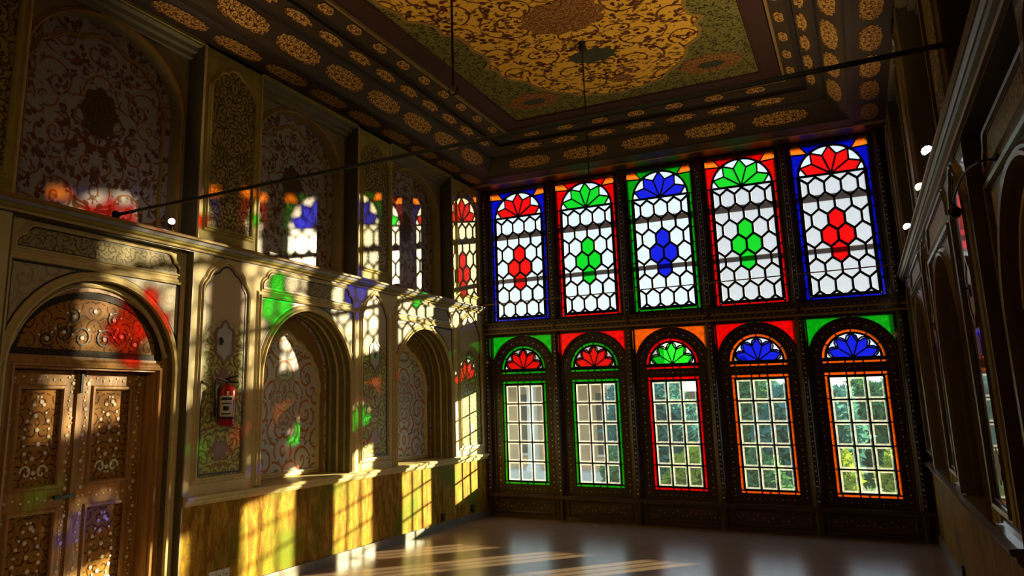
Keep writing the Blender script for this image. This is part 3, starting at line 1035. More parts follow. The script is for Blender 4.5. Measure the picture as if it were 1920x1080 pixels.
def lower_window(i, border, petal, spandrel, label):
    win = Window('window_%d' % (i + 6), 0.98 * i, 1.2, label)
    M = win.M
    c = 0.548
    X0, X1, Zb, Zt = 0.105, 0.99, 0.30, 2.375
    RB = 0.432                                        # wooden arch board
    vz = 1.895
    Ro, Ri = 0.317, 0.272
    fan = [(c - Ro, 1.832), (c - Ro, vz)] + ellarch(c, Ro, vz, Ro)[1:-1] + [(c + Ro, vz), (c + Ro, 1.832)]
    rec = [(0.233, 0.402), (0.233, 1.748), (0.863, 1.748), (0.863, 0.402)]
    board = [(c - RB, Zb)] + ellarch(c, RB, vz, RB) + [(c + RB, Zb)]
    fr = MB().prism(board, M, -0.025, 0.025, holes=[fan, rec])
    win.frame(fr, M_wood)
    # outer jamb around the arch, with openings for the corner glass
    jm = MB()
    jm.mbox(M, X0 - 0.03, c - RB + 0.004, Zb, vz + 0.06, -0.03, 0.03)
    jm.mbox(M, c + RB - 0.004, X1 + 0.03, Zb, vz + 0.06, -0.03, 0.03)
    jm.mbox(M, X0 - 0.03, X1 + 0.03, 2.345, 2.40, -0.03, 0.03)
    jm.build('jamb', M_wood, win.root, win.o)
    arl = ellarch(c, RB, vz, RB)
    MB().sweep([(c - RB, Zb)] + arl + [(c + RB, Zb)], scaled(OGEE, 0.55, h0=0.022), M).build('arch_moulding', M_woodr, win.root, win.o)
    MB().mbox(M, c - Ro - 0.07, c + Ro + 0.07, 1.770, 1.812, 0.02, 0.034).build('sash_rail', M_woodr, win.root, win.o)
    for sg in (-1, 1):
        e = c + sg * RB
        pts = [(e, vz + 0.02), (e, 2.345), (c + sg * 0.06, 2.345)]
        pts += [(c + sg * RB * math.cos(a), min(2.345, vz + RB * math.sin(a))) for a in [PI / 2 - 0.14 - k * (PI / 2 - 0.19) / 12 for k in range(13)]]
        win.pane(pts, G['opal_' + spandrel], lead=False, inset=0.0)
    flower(win, c, vz + 0.004, Ri - 0.006, G[petal], False, 0.0065)
    # ring and strips of coloured glass
    nr = 6
    for k in range(nr):
        a0, a1 = PI * k / nr, PI * (k + 1) / nr
        q = [a0 + (a1 - a0) * j / 5 for j in range(6)]
        win.pane([(c + Ro * math.cos(a), vz + Ro * math.sin(a)) for a in q] + [(c + (Ri + 0.008) * math.cos(a), vz + (Ri + 0.008) * math.sin(a)) for a in q[::-1]], G['opal_' + border], w=0.005)
    cu = [0, 0.09, 0.36, 0.50, 0.64, 0.91, 1]
    strip_panes(win, c - Ro, 1.836, c + Ro, 1.868, cu, G['opal_' + border], 0.005)
    strip_panes(win, 0.236, 1.706, 0.860, 1.744, cu, G['opal_' + border], 0.005)
    strip_panes(win, 0.236, 0.405, 0.860, 0.438, cu, G['opal_' + border], 0.005)
    sc_ = [0, 0.2, 0.4, 0.6, 0.8, 1]
    strip_panes(win, 0.236, 0.440, 0.274, 1.704, sc_, G['opal_' + border], 0.005)
    strip_panes(win, 0.822, 0.440, 0.860, 1.704, sc_, G['opal_' + border], 0.005)
    for a in range(3):
        for b in range(5):
            pw, ph = (0.814 - 0.282) / 3, (1.690 - 0.448) / 5
            x0, z0 = 0.282 + a * pw, 0.448 + b * ph
            win.pane([(x0, z0), (x0 + pw, z0), (x0 + pw, z0 + ph), (x0, z0 + ph)], G['clear'], w=0.0085, rim=0.026)
    ex = [((c - Ro, vz - 0.008), (c + Ro, vz - 0.008), 0.010), ((c - Ro, 1.876), (c + Ro, 1.876), 0.008)]
    for rr, ww in ((Ri, 0.009), (Ro, 0.004)):
        ar = ellarch(c, rr, vz, rr)
        ex += [(ar[k], ar[k + 1], ww) for k in range(len(ar) - 1)]
    ex += [((c - 0.018, vz + 0.006), (c + 0.018, vz + 0.006), 0.016)]
    ex += [((0.279, 0.44), (0.279, 1.70), 0.006), ((0.818, 0.44), (0.818, 1.70), 0.006), ((0.27, 1.699), (0.83, 1.699), 0.007), ((0.27, 0.443), (0.83, 0.443), 0.006)]
    win.leads(ex)
    # bone inlay set in the timber
    d = MB()
    for k in range(15):
        a = 0.06 + (PI - 0.12) * k / 14
        d.disc(c + 0.375 * math.cos(a), vz + 0.375 * math.sin(a), 0.0095 if k % 2 else 0.007, M, 0.024, 0.029, 6)
        if k % 2:
            for da in (-0.05, 0.05):
                d.disc(c + 0.355 * math.cos(a + da), vz + 0.355 * math.sin(a + da), 0.004, M, 0.024, 0.029, 5)
    for k in range(20):
        z = 0.38 + k * 0.074
        for x in (0.176, 0.919):
            d.disc(x, z, 0.009 if k % 2 else 0.0065, M, 0.024, 0.029, 6)
    for k in range(9):
        d.disc(c - 0.24 + 0.06 * k, 1.79, 0.0055, M, 0.033, 0.038, 6)
        d.disc(c - 0.24 + 0.06 * k, 0.352, 0.006, M, 0.024, 0.029, 6)
    d.build('inlay_dots', M_pearl, win.root, win.o, kind='stuff')
    return win


M_woodr = wood('red_walnut_moulding', (0.035, 0.012, 0.006), (0.10, 0.036, 0.014))
UP = [('blue', 'red', 'red', 'upper stained glass window with red flower and blue border beside the left wall'),
      ('red', 'green', 'green', 'upper stained glass window with green flower and red border, second from left wall'),
      ('green', 'blue', 'blue', 'upper stained glass window with blue flower and green border in the middle'),
      ('red', 'green', 'green', 'upper stained glass window with green flower and red border, second from right wall'),
      ('blue', 'red', 'red', 'upper stained glass window with red flower and blue border beside the right wall')]
LO = [('green', 'red', 'green', 'lower window with red fanlight flower, green border and green corner glass'),
      ('green', 'red', 'red', 'lower window with red fanlight flower, green border and red corner glass'),
      ('red', 'green', 'orange', 'lower window with green fanlight flower and red border'),
      ('orange', 'blue', 'red', 'lower window with blue fanlight flower, orange border and red corner glass'),
      ('orange', 'blue', 'green', 'lower window with blue fanlight flower, orange border and green corner glass')]
for i in range(5):
    upper_window(i, *UP[i])
for i in range(5):
    lower_window(i, *LO[i])

M_rail = plain('weathered_outer_timber', (0.62, 0.40, 0.34), 0.8, 0.2, 6)
# outer timber rails that show through the upper glass
for k, (z0, z1) in enumerate(((3.742, 3.812), (3.118, 3.172))):
    r = MB().box((0.05, 0.15, z0), (W - 0.05, 0.20, z1)).build('trim_%d' % (k + 1), M_rail, None, (W / 2, 0.17, z0))
    tag(r, ['brown timber rail outside, high behind the upper stained glass', 'thinner brown timber rail outside, behind middle of upper stained glass'][k], 'rail', kind='structure')

# ------------------------------------------------------------------ ceiling
ZF = 4.86
mb = MB().box((-0.6, -L - 0.3, ZF + 0.06), (W + 0.6, 0.25, ZF + 0.25))
ceil = tag(mb.build('ceiling', M_field, origin=(W / 2, -L / 2, ZF)), 'painted and gilded coffered ceiling with a large gold medallion', 'ceiling', kind='structure')


def rect(o):
    oy = o + 0.25 if o > 0.33 else o
    return (o, W - o, -(L - oy), -oy)


def ring(mb, o0, z0, o1, z1):
    a, b, c, d = rect(o0)
    e, f, g, h = rect(o1)
    p = [(a, c, z0), (b, c, z0), (b, d, z0), (a, d, z0), (e, g, z1), (f, g, z1), (f, h, z1), (e, h, z1)]
    mb.add(p, [(0, 1, 5, 4), (1, 2, 6, 5), (2, 3, 7, 6), (3, 0, 4, 7)])


x0, x1, y0, y1 = rect(1.12)
MB().box((x0, y0, ZF), (x1, y1, ZF + 0.05)).build('painted_field', M_field, ceil, (W / 2, -L / 2, ZF))

BANDS = [  # name, material, profile of (offset from wall, height)
    ('edge_band', M_bandd, [(0.0, 4.45), (0.30, 4.45), (0.30, 4.435), (0.345, 4.435), (0.36, 4.45)]),
    ('cove_band', M_band, [(0.36, 4.45), (0.375, 4.468), (0.43, 4.505), (0.535, 4.605), (0.545, 4.62)]),
    ('step_band', M_bandd, [(0.545, 4.62), (0.56, 4.64), (0.59, 4.645)]),
    ('middle_band', M_band, [(0.59, 4.645), (0.605, 4.655), (0.715, 4.715)]),
    ('step_band', M_bandd, [(0.715, 4.715), (0.715, 4.745), (0.775, 4.752)]),
    ('inner_band', M_band, [(0.775, 4.752), (0.90, 4.80)]),
    ('bead_band', M_gilt, [(0.90, 4.80), (0.905, 4.786), (0.925, 4.786), (0.93, 4.81)]),
    ('red_band', M_redband, [(0.93, 4.81), (0.945, 4.83), (1.11, 4.845), (1.115, 4.838), (1.13, 4.838), (1.14, 4.862)]),
]
bands = {}
for nm, mt, pf in BANDS:
    mb = MB()
    for k in range(len(pf) - 1):
        ring(mb, *pf[k], *pf[k + 1])
    bands[nm] = mb.build(nm, mt, ceil, (W / 2, -L / 2, pf[0][1]))
cov = MB()
cov.box((0.0, -L, 4.49), (0.02, 0.0, 4.92))
cov.box((W - 0.02, -L, 4.49), (W, 0.0, 4.92))


def cartouches(band, o0, z0, o1, z1, length, wid, gap, mat, lobes=10, skip_window=False):
    """one lobed plate shared by all cartouches of a band, laid along left, right and window sides"""
    mb = MB()
    n = lobes * 4
    pts = []
    for k in range(n):
        a = 2 * PI * k / n
        r = 1 + 0.055 * math.cos(lobes * a)
        ca, sa = math.cos(a), math.sin(a)
        pts.append((length / 2 * math.copysign(abs(ca) ** 0.75, ca) * r, wid / 2 * math.copysign(abs(sa) ** 0.75, sa) * r))
    mb.prism(pts, lambda u, v, h: (u, v, h), -0.002, 0.004)
    me = None
    mid_o, mid_z = (o0 + o1) / 2, (z0 + z1) / 2
    tilt = math.atan2(z1 - z0, o1 - o0)
    x0, x1, y0, y1 = rect(mid_o)
    sides = [('l', y0 + 0.3, y1 - 0.28), ('r', y0 + 0.3, y1 - 0.28)] + ([] if skip_window else [('w', x0 + 0.28, x1 - 0.28)])
    par = bands[band]
    for s_, a, b in sides:
        cnt = max(1, int((b - a + gap) / (length + gap)))
        st = (b - a - length) / max(1, cnt - 1)
        for k in range(cnt):
            q = b - length / 2 - k * st
            if s_ != 'w' and q < -7.6:
                continue
            if s_ == 'l':
                pos = Vector((x0, q, mid_z))
                tang, across = Vector((0, 1, 0)), Vector((1, 0, math.tan(tilt)))
            elif s_ == 'r':
                pos = Vector((x1, q, mid_z))
                tang, across = Vector((0, 1, 0)), Vector((-1, 0, math.tan(tilt)))
            else:
                pos = Vector((q, y1, mid_z))
                tang, across = Vector((1, 0, 0)), Vector((0, -1, math.tan(tilt)))
            across.normalize()
            nrm = tang.cross(across)
            if nrm.z > 0:
                nrm = -nrm
            across = nrm.cross(tang)
            if me is None:
                ob = mb.build('cartouche', mat)
                me = ob.data
            else:
                ob = bpy.data.objects.new('cartouche', me)
                scene.collection.objects.link(ob)
            mt = Matrix((tang, across, nrm)).transposed().to_4x4()
            ob.parent = par
            mt.translation = (pos + nrm * 0.003 - ORG[par.name]) * S
            ob.matrix_local = mt


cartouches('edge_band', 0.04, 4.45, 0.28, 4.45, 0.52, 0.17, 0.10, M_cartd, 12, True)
cartouches('cove_band', 0.395, 4.482, 0.53, 4.60, 0.56, 0.16, 0.10, M_cart, 12)
cartouches('middle_band', 0.605, 4.655, 0.715, 4.715, 0.34, 0.085, 0.10, M_cart, 8)
cartouches('inner_band', 0.785, 4.756, 0.89, 4.796, 0.19, 0.085, 0.22, M_cart, 6)

# big lobed medallion
half = [(0.0, -1.60), (0.10, -1.66), (0.20, -1.64), (0.32, -1.70), (0.45, -1.74), (0.55, -1.88), (0.68, -2.00), (0.74, -2.10), (0.80, -2.22), (0.84, -2.40), (0.97, -2.52), (1.02, -2.68), (1.00, -2.82), (1.08, -2.93),
        (0.98, -3.04), (0.97, -3.22), (1.02, -3.38), (0.99, -3.52), (1.02, -3.70), (1.12, -3.80), (1.10, -3.96), (1.16, -4.08), (1.28, -4.18), (1.27, -4.36), (1.34, -4.56), (1.30, -4.80), (1.34, -5.05), (1.36, -5.3), (1.31, -5.55), (1.35, -5.85), (1.36, -6.12)]
q1 = [(W / 2 + a, b) for a, b in half]
q2 = [(W / 2 + a, -L - b) for a, b in half[::-1][1:]]
lp = q1 + q2
lp = lp + [(W - a, b) for a, b in lp[::-1][1:-1]]
MC = lambda u, v, h: (u, v, ZF - h)
med = MB().prism(lp, MC, 0.0, 0.006).build('gold_medallion', M_med, ceil, (W / 2, -L / 2, ZF))
MB().sweep(lp, [(-0.018, 0.004), (-0.018, 0.011), (0.018, 0.011), (0.018, 0.004)], MC, True).build('medallion_edge', M_ochre, med, (W / 2, -L / 2, ZF))


def lobed(cx, cy, a, b, n=10, amp=0.08):
    return [(cx + a * math.cos(q) * (1 + amp * math.cos(n * q)), cy + b * math.sin(q) * (1 + amp * math.cos(n * q))) for q in [2 * PI * k / (n * 4) for k in range(n * 4)]]


M_rose = arabesque('brown_rosette_painting', (0, 1), (0.26, 0.10, 0.03), (0.36, 0.16, 0.05), (0.10, 0.03, 0.015), (0.60, 0.34, 0.08), scale=9, rough=0.6, coat=0.0)
M_pic = plain('dark_painted_landscape', (0.045, 0.045, 0.02), 0.6, 0.6, 9)
for cx, cy, a, b, mt in ((2.495, -3.55, 0.38, 0.30, M_rose), (2.50, -2.66, 0.23, 0.15, M_pic), (2.60, -1.98, 0.12, 0.09, M_rose), (2.495, -5.6, 0.6, 0.45, M_rose)):
    MB().prism(lobed(cx, cy, a, b), MC, 0.004, 0.010).build('painted_cartouche', mt, med, (cx, cy, ZF))
for cx in (1.55, W - 1.55):
    o = MB().prism(lobed(cx, -1.86, 0.30, 0.22, 8, 0.1), MC, 0.0, 0.006).build('corner_cartouche', M_rose, ceil, (cx, -1.86, ZF))
    MB().prism(lobed(cx, -1.84, 0.13, 0.075, 6, 0.03), MC, 0.004, 0.010).build('painted_landscape', M_pic, o, (cx, -1.84, ZF))

# ------------------------------------------------------------------ doors
M_khatam = arabesque('black_inlay_border', (1, 2), (0.02, 0.014, 0.010), (0.03, 0.02, 0.015), (0.10, 0.08, 0.06), (0.06, 0.05, 0.04), scale=22)


def door(n, side, label):
    M0 = MLeft if side == 'left' else MRight
    M = lambda u, v, h: M0(u, v, h - 0.05)
    c = (DB[0] + DB[1]) / 2
    O = lambda u, v: M(u, v, -0.2)
    aa, bb, zs = ARCH_A - 0.001, ARCH_B - 0.001, ARCH_ZS
    # frame: jambs, arch head, lintel
    outer = [(c - aa, 0.0)] + ellarch(c, aa, zs, bb) + [(c + aa, 0.0)]
    lun = ellarch(c, aa - 0.055, 1.80, bb - 0.175)
    opening = [(c - 0.555, 0.004), (c - 0.555, 1.715), (c + 0.555, 1.715), (c + 0.555, 0.004)]
    root = MB().prism(outer, M, -0.30, -0.085, holes=[lun, opening]).build('door_%d' % n, M_doorf, None, O(c, 0))
    tag(root, label, 'door', kind='structure')
    part = lambda mb, name, mat, o, par=root, **kw: mb.build(name, mat, par, o, **kw)
    part(MB().sweep([(c - 0.595, 0.01), (c - 0.595, 1.755), (c + 0.595, 1.755), (c + 0.595, 0.01)], scaled(OGEE, 0.8, h0=-0.085), M), 'frame_moulding', M_doorf, O(c, 0.9))
    arcm = [(c - aa + 0.026, 1.83)] + [p for p in ellarch(c, aa - 0.026, zs, bb - 0.026, 30) if p[1] > 1.84] + [(c + aa - 0.026, 1.83)]
    part(MB().sweep(arcm, scaled(OGEE, 0.6, h0=-0.085), M), 'arch_moulding', M_trim, O(c, 2.0))
    # lunette with black inlaid border and pearl scrolls
    lu = part(MB().prism(lun, M, -0.28, -0.10), 'lunette', M_doorp, O(c, 1.9))
    bor = ellarch(c, aa - 0.085, 1.823, bb - 0.225)
    part(MB().sweep(bor, [(-0.022, -0.10), (-0.022, -0.092), (0.022, -0.092), (0.022, -0.10)], M, True), 'inlay_border', M_khatam, O(c, 1.9), lu)
    sc = MB()
    dd = MB()
    for sg in (-1, 1):
        for ux, vz, r0, w0 in ((0.09, 1.93, 0.075, 0.4), (0.23, 1.96, 0.065, 2.2), (0.35, 1.91, 0.055, 3.6), (0.16, 2.07, 0.055, 1.2)):
            pth = [(c + sg * (ux + r0 * (1 - k / 26) * math.cos(w0 + k * 0.42)), vz + r0 * (1 - k / 26) * math.sin(w0 + k * 0.42)) for k in range(22)]
            sc.sweep(pth, [(-0.005, -0.10), (-0.005, -0.094), (0.005, -0.094), (0.005, -0.10)], M)
            dd.disc(c + sg * ux, vz, 0.016, M, -0.10, -0.093, 6)
            dd.disc(c + sg * (ux + r0), vz + 0.02, 0.009, M, -0.10, -0.093, 5)
            dd.disc(c + sg * (ux - r0 * 0.6), vz + r0 * 0.8, 0.008, M, -0.10, -0.093, 5)
    dd.disc(c, 2.12, 0.016, M, -0.10, -0.093, 6)
    part(sc, 'scroll_carving', M_darkline, O(c, 1.95), lu)
    part(dd, 'inlay_dots', M_pearl, O(c, 1.95), lu, kind='stuff')
    # two leaves
    for sg in (-1, 1):
        a, b = sorted((c + sg * 0.004, c + sg * 0.55))
        mid = (a + b) / 2
        panels = [(0.17, 0.80), (0.95, 1.60)]
        holes = [[(a + 0.11, z0), (a + 0.11, z1), (b - 0.11, z1), (b - 0.11, z0)] for z0, z1 in panels]
        leaf = part(MB().prism([(a, 0.012), (a, 1.708), (b, 1.708), (b, 0.012)], M, -0.245, -0.205, holes=holes), 'door_leaf', M_doorw, O(mid, 0.9))
        dd = MB()
        sc = MB()
        for z0, z1 in panels:
            part(MB().mbox(M, a + 0.10, b - 0.10, z0 - 0.01, z1 + 0.01, -0.24, -0.225), 'door_panel', M_doorp, O(mid, (z0 + z1) / 2), leaf)
            part(MB().sweep([(a + 0.11, z0), (a + 0.11, z1), (b - 0.11, z1), (b - 0.11, z0)], scaled(BEAD, 0.8, h0=-0.210), M, True), 'panel_moulding', M_doorf, O(mid, (z0 + z1) / 2), leaf)
            zc = (z0 + z1) / 2
            hgt = (z1 - z0) / 2
            for k in range(11):
                f_ = -1 + 2 * k / 10
                wv = 0.075 * math.cos(f_ * PI / 2) + 0.012
                for s2 in (-1, 1):
                    dd.disc(mid + s2 * wv, zc + f_ * hgt * 0.80, 0.013 if k % 2 else 0.009, M, -0.226, -0.220, 6)
                if k % 2 == 0:
                    dd.disc(mid + 0.02 * math.sin(k * 2.1), zc + f_ * hgt * 0.7, 0.016, M, -0.226, -0.220, 5)
            for s2 in (-1, 1):
                sc.sweep([(mid + s2 * (0.055 + 0.04 * (1 - k / 16) * math.cos(k * 0.5)), z0 + 0.10 + 0.05 * (1 - k / 16) * math.sin(k * 0.5)) for k in range(13)], [(-0.006, -0.226), (-0.006, -0.219), (0.006, -0.219), (0.006, -0.226)], M)
        for k in range(29):
            z = 0.06 + k * 0.058
            for u in (a + 0.055, b - 0.055):
                dd.disc(u + 0.012 * math.sin(k * 1.7), z, 0.014 if k % 3 == 0 else 0.008, M, -0.206, -0.200, 6)
                dd.disc(u - 0.018 * math.cos(k * 1.3), z + 0.025, 0.005, M, -0.206, -0.200, 5)
        for k in range(8):
            for z in (0.09, 0.875, 1.655):
                dd.disc(a + 0.08 + k * (b - a - 0.16) / 7, z + 0.012 * math.sin(k * 2), 0.008, M, -0.206, -0.200, 6)
        part(dd, 'inlay_dots', M_pearl, O(mid, 0.9), leaf, kind='stuff')
        part(sc, 'inlay_scroll', M_pearl, O(mid, 0.9), leaf)
    part(MB().mbox(M, c - 0.022, c + 0.022, 0.012, 1.70, -0.206, -0.190), 'meeting_stile', M_doorf, O(c, 0.9))
    bolt = MB().mbox(M, c - 0.008, c + 0.008, 1.56, 1.70, -0.19, -0.175)
    bolt.mbox(M, c - 0.14, c + 0.02, 0.868, 0.892, -0.206, -0.180)
    part(bolt, 'iron_bolt', M_iron, O(c, 1.2))


door(1, 'left', 'carved walnut double door with pearl inlay and arched lunette, in left wall')
door(2, 'right', 'dark carved double door with arched lunette, at right edge of the room')

# ------------------------------------------------------------------ iron tie rods
for y, z, r, lab in ((-6.13, 2.80, 0.0125, 'long dark iron tie rod crossing the room over the door'), (-0.17, 2.83, 0.007, 'thin iron tie rod crossing just in front of the windows')):
    e = empty('tie_rod', (W / 2, y, z))
    tag(e, lab, 'rod', 'tie rods between the side walls')
    zl, zr = (2.78, 2.865) if r < 0.009 else (2.797, 2.85)
    MB().tube([(0.0, y, zl), (W / 2, y, (zl + zr) / 2), (W, y, zr)], r, 8).build('rod', M_greeniron if r > 0.009 else M_gilt, e, (W / 2, y, z), smooth=True)
    for x, sg in ((0.0, 1), (W, -1)):
        xx = x
        MB().lathe([(r * 2.6, 0.0), (r * 2.6, 0.012), (r * 1.6, 0.03), (r * 1.2, 0.05)], (xx, y, zl if sg > 0 else zr), (sg, 0, 0), 12).build('wall_collar', M_iron, e, (xx, y, z), smooth=True)

# ------------------------------------------------------------------ chandelier rods
for (x, y, zb), lab in (((2.497, -2.985, 3.465), 'thin black chandelier rod hanging from ceiling medallion nearer the windows'), ((2.495, -5.707, 3.34), 'thick black chandelier rod with bottom hook, hanging nearer the viewer')):
    e = empty('chandelier_rod', (x, y, ZF))
    tag(e, lab, 'chandelier rod', 'chandelier rods under the ceiling')
    big = y < -4
    MB().lathe([(0.014, -0.10), (0.034, -0.085), (0.042, -0.05), (0.030, -0.03), (0.038, -0.012), (0.038, -0.002)], (x, y, ZF - 0.004), n=16).build('ceiling_cup', M_iron, e, (x, y, ZF), smooth=True)
    MB().tube([(x, y, zb + 0.03), (x, y, ZF - 0.05)], 0.008 if big else 0.0065, 8).build('rod', M_iron, e, (x, y, ZF), smooth=True)
    MB().tube([(x + 0.03 * math.sin(a), y, zb + 0.03 * (1 - math.cos(a)) * 0.9 - 0.022) for a in [-2.2 + k * 4.4 / 14 for k in range(15)]], 0.006 if big else 0.004, 7).build('hook', M_iron, e, (x, y, zb), smooth=True)

# ------------------------------------------------------------------ lamps on the cornice
SPOT_W = 32.0
LAMPS = [(0.055, -5.67, 1, M_bulbw, 0.026, 'lit white cornice spotlight above the left door'),
         (4.985, -4.55, -1, M_bulbw, 0.032, 'lit white cornice spotlight, highest of three on the right wall'),
         (4.997, -3.66, -1, M_bulby, 0.030, 'lit warm cornice spotlight between two white ones on right wall'),
         (4.983, -2.28, -1, M_bulbw, 0.032, 'lit white cornice spotlight on right wall nearest the windows'),
         (0.055, -7.9, 1, M_bulbw, 0.026, 'added unseen fill spotlight on the left cornice, nearer than the door'),  # from here on: lamps outside the view, added to fill ceiling and wall
         (0.055, -10.2, 1, M_bulbw, 0.026, 'added unseen fill spotlight on the left cornice behind the viewer'),
         (W - 0.022, -8.0, -1, M_bulbw, 0.030, 'added unseen fill spotlight on the right cornice, nearer than the dark door'),
         (W - 0.022, -10.2, -1, M_bulbw, 0.030, 'added unseen fill spotlight on the right cornice behind the viewer')]
for x, y, side, mt, r, lab in LAMPS:
    z = 2.845 if side > 0 else 2.866
    e = empty('cornice_spotlight', (x, y, 2.76))
    tag(e, lab, 'lamp', 'spotlights standing on the cornices')
    MB().lathe([(0.022, 0.0), (0.022, 0.006), (0.007, 0.010), (0.007, 0.04)], (x, y, 2.761), n=12).build('foot', M_black, e, (x, y, 2.76), smooth=True)
    ax = Vector((side * 0.55, -0.30, 0.70)).normalized()
    c0 = Vector((x, y, z)) - ax * 0.060
    MB().lathe([(0.012, 0.0), (0.025, 0.010), (0.028, 0.040), (0.024, 0.042)], c0, tuple(ax), 14).build('housing', M_black, e, tuple(c0), smooth=True)
    cpos = c0 + ax * 0.036
    MB().lathe([(r * 0.75, 0.0), (r * 0.98, 0.012), (r * 0.85, 0.028), (r * 0.4, 0.038)], cpos, tuple(ax), 14).build('bulb', mt, e, tuple(cpos), smooth=True)
    wash = side < 0 and y < -7          # added right-hand pair fills the left wall, the others wash the ceiling
    ld = bpy.data.lights.new('spotlight_beam', 'SPOT')
    ld.energy = SPOT_W * (1.5 if wash else 0.9)
    ld.color = (1.0, 0.72, 0.38)
    ld.spot_size = math.radians(80 if wash else 100)
    ld.spot_blend = 1.0
    ld.shadow_soft_size = 0.04
    lo_ = bpy.data.objects.new('spotlight_beam', ld)
    lo_.rotation_euler = (Vector((-0.64, 0.66, -0.40)) if wash else Vector((side * 0.55, 0.05, 0.84))).to_track_quat('-Z', 'Y').to_euler()
    link(lo_, e, tuple(cpos + ax * 0.06))

for y, lab in ((-4.52, 'small black floodlight lying on the left cornice above the first niche'), (-2.37, 'small black floodlight lying on the left cornice above the second niche')):
    e = empty('cornice_floodlight', (0.035, y, 2.761))
    tag(e, lab, 'lamp', 'floodlights on the left cornice')
    MB().box((0.0, y - 0.06, 2.761), (0.07, y + 0.06, 2.785)).build('housing', M_black, e, (0.035, y, 2.761))
    MB().box((0.008, y - 0.052, 2.785), (0.062, y + 0.052, 2.789)).build('lens', M_white, e, (0.035, y, 2.785))

# ------------------------------------------------------------------ fire extinguisher
EX = (0.085, -5.04, 1.305)
e = empty('fire_extinguisher', EX)
tag(e, 'red fire extinguisher with white label hung on the green painted panel', 'fire extinguisher')
r = 0.066
MB().lathe([(r * 0.80, 0.0), (r * 0.97, 0.008), (r, 0.022), (r, 0.265), (r * 0.95, 0.285), (r * 0.72, 0.308), (r * 0.36, 0.318), (r * 0.36, 0.332)], EX, n=28).build('cylinder', M_red, e, EX, smooth=True)
lm = MB()
na = 14
a0, a1 = -1.75, -0.10
vs_ = []
for z in (0.075, 0.235):
    for k in range(na + 1):
        a = a0 + (a1 - a0) * k / na
        vs_.append((EX[0] + (r + 0.0012) * math.cos(a), EX[1] + (r + 0.0012) * math.sin(a), EX[2] + z))
lm.add(vs_, [(k, k + 1, na + 2 + k, na + 1 + k) for k in range(na)])
lab = lm.build('label', M_label, e, EX, smooth=True)
pm = MB()
for z0, z1, b0, b1 in ((0.20, 0.222, 0.1, 0.9), (0.17, 0.18, 0.15, 0.85), (0.12, 0.155, 0.3, 0.7), (0.09, 0.10, 0.15, 0.85)):
    vs_ = []
    for z in (z0, z1):
        for k in range(7):
            a = a0 + (a1 - a0) * (b0 + (b1 - b0) * k / 6)
            vs_.append((EX[0] + (r + 0.002) * math.cos(a), EX[1] + (r + 0.002) * math.sin(a), EX[2] + z))
    pm.add(vs_, [(k, k + 1, 8 + k, 7 + k) for k in range(6)])
pm.build('label_print', M_black, lab, EX)
MB().lathe([(0.020, 0.325), (0.020, 0.345), (0.014, 0.352), (0.014, 0.362)], EX, n=12).build('valve', M_black, e, EX, smooth=True)
dirv = Vector((0.35, 0.9, 0)).normalized()
for nm, zz, lift in (('carry_handle', 0.350, -0.012), ('squeeze_lever', 0.362, 0.030)):
    p0 = Vector(EX) + Vector((0, 0, zz))
    MB().tube([p0 - dirv * 0.02, p0 + dirv * 0.03 + Vector((0, 0, lift * 0.6)), p0 + dirv * 0.085 + Vector((0, 0, lift))], [0.009, 0.008, 0.006], 8).build(nm, M_black, e, tuple(p0), smooth=True)
hp = []
for k in range(19):
    q = k / 18
    hp.append((EX[0] + 0.010, EX[1] - 0.02 - 0.13 * math.sin(min(1, q * 1.9) * PI / 2) + (0.02 * max(0, q - 0.5)), EX[2] + 0.345 + 0.028 * math.sin(q * PI * 1.1) - 0.30 * max(0, q - 0.30) ** 1.15))
MB().tube(hp, 0.0095, 8).build('hose', M_black, e, EX, smooth=True)
MB().lathe([(0.011, 0.0), (0.013, 0.03), (0.016, 0.075)], (hp[-1][0], hp[-1][1], hp[-1][2] - 0.065), n=10).build('nozzle', M_black, e, hp[-1], smooth=True)
MB().box((0.004, EX[1] - 0.02, EX[2] + 0.02), (EX[0] - r + 0.004, EX[1] + 0.02, EX[2] + 0.31)).build('wall_bracket', M_black, e, EX)
mb = MB()
mb.lathe([(r + 0.001, 0.055), (r + 0.003, 0.058), (r + 0.003, 0.068), (r + 0.001, 0.071)], EX, n=28)
mb.build('strap', M_black, e, EX, smooth=True)

# ------------------------------------------------------------------ small wall fittings
for side, y, lab in (('left', -5.06, 'small black wall hook on pale medallion above the extinguisher'), ('left', -2.80, 'small black wall hook on pale medallion between the two left niches'),
                     ('right', -5.0, 'small black wall hook on right wall panel beside the dark door'), ('right', -2.80, 'small black wall hook on right wall panel between two niches')):
    M = MLeft if side == 'left' else MRight
    e = empty('wall_hook', M(y, 1.975, 0.006))
    tag(e, lab, 'hook', 'wall hooks on the pilaster medallions')
    MB().mbox(M, y - 0.014, y + 0.014, 1.945, 2.005, 0.006, 0.014).build('plate', M_iron, e, M(y, 1.975, 0.006))
    MB().tube([M(y, 1.99, 0.012), M(y, 1.985, 0.03), M(y, 1.965, 0.036), M(y, 1.955, 0.026)], 0.005, 7).build('hook', M_iron, e, M(y, 1.975, 0.006), smooth=True)


def socket(M, y, z, mat, n, lab, group=None):
    e = empty('wall_socket', M(y, z, 0.0))
    tag(e, lab, 'socket', group)
    for k in range(n):
        yy = y + (k - (n - 1) / 2) * 0.075
        f = MB().mbox(M, yy - 0.033, yy + 0.033, z - 0.04, z + 0.04, 0.0, 0.018).build('faceplate', mat, e, M(yy, z, 0.0))
        d = MB()
        for s_ in (-1, 1):
            d.disc(yy + s_ * 0.010, z, 0.004, M, 0.017, 0.020, 8)
        d.build('pin_hole', M_black if mat is not M_black else M_white, f, M(yy, z, 0.0))


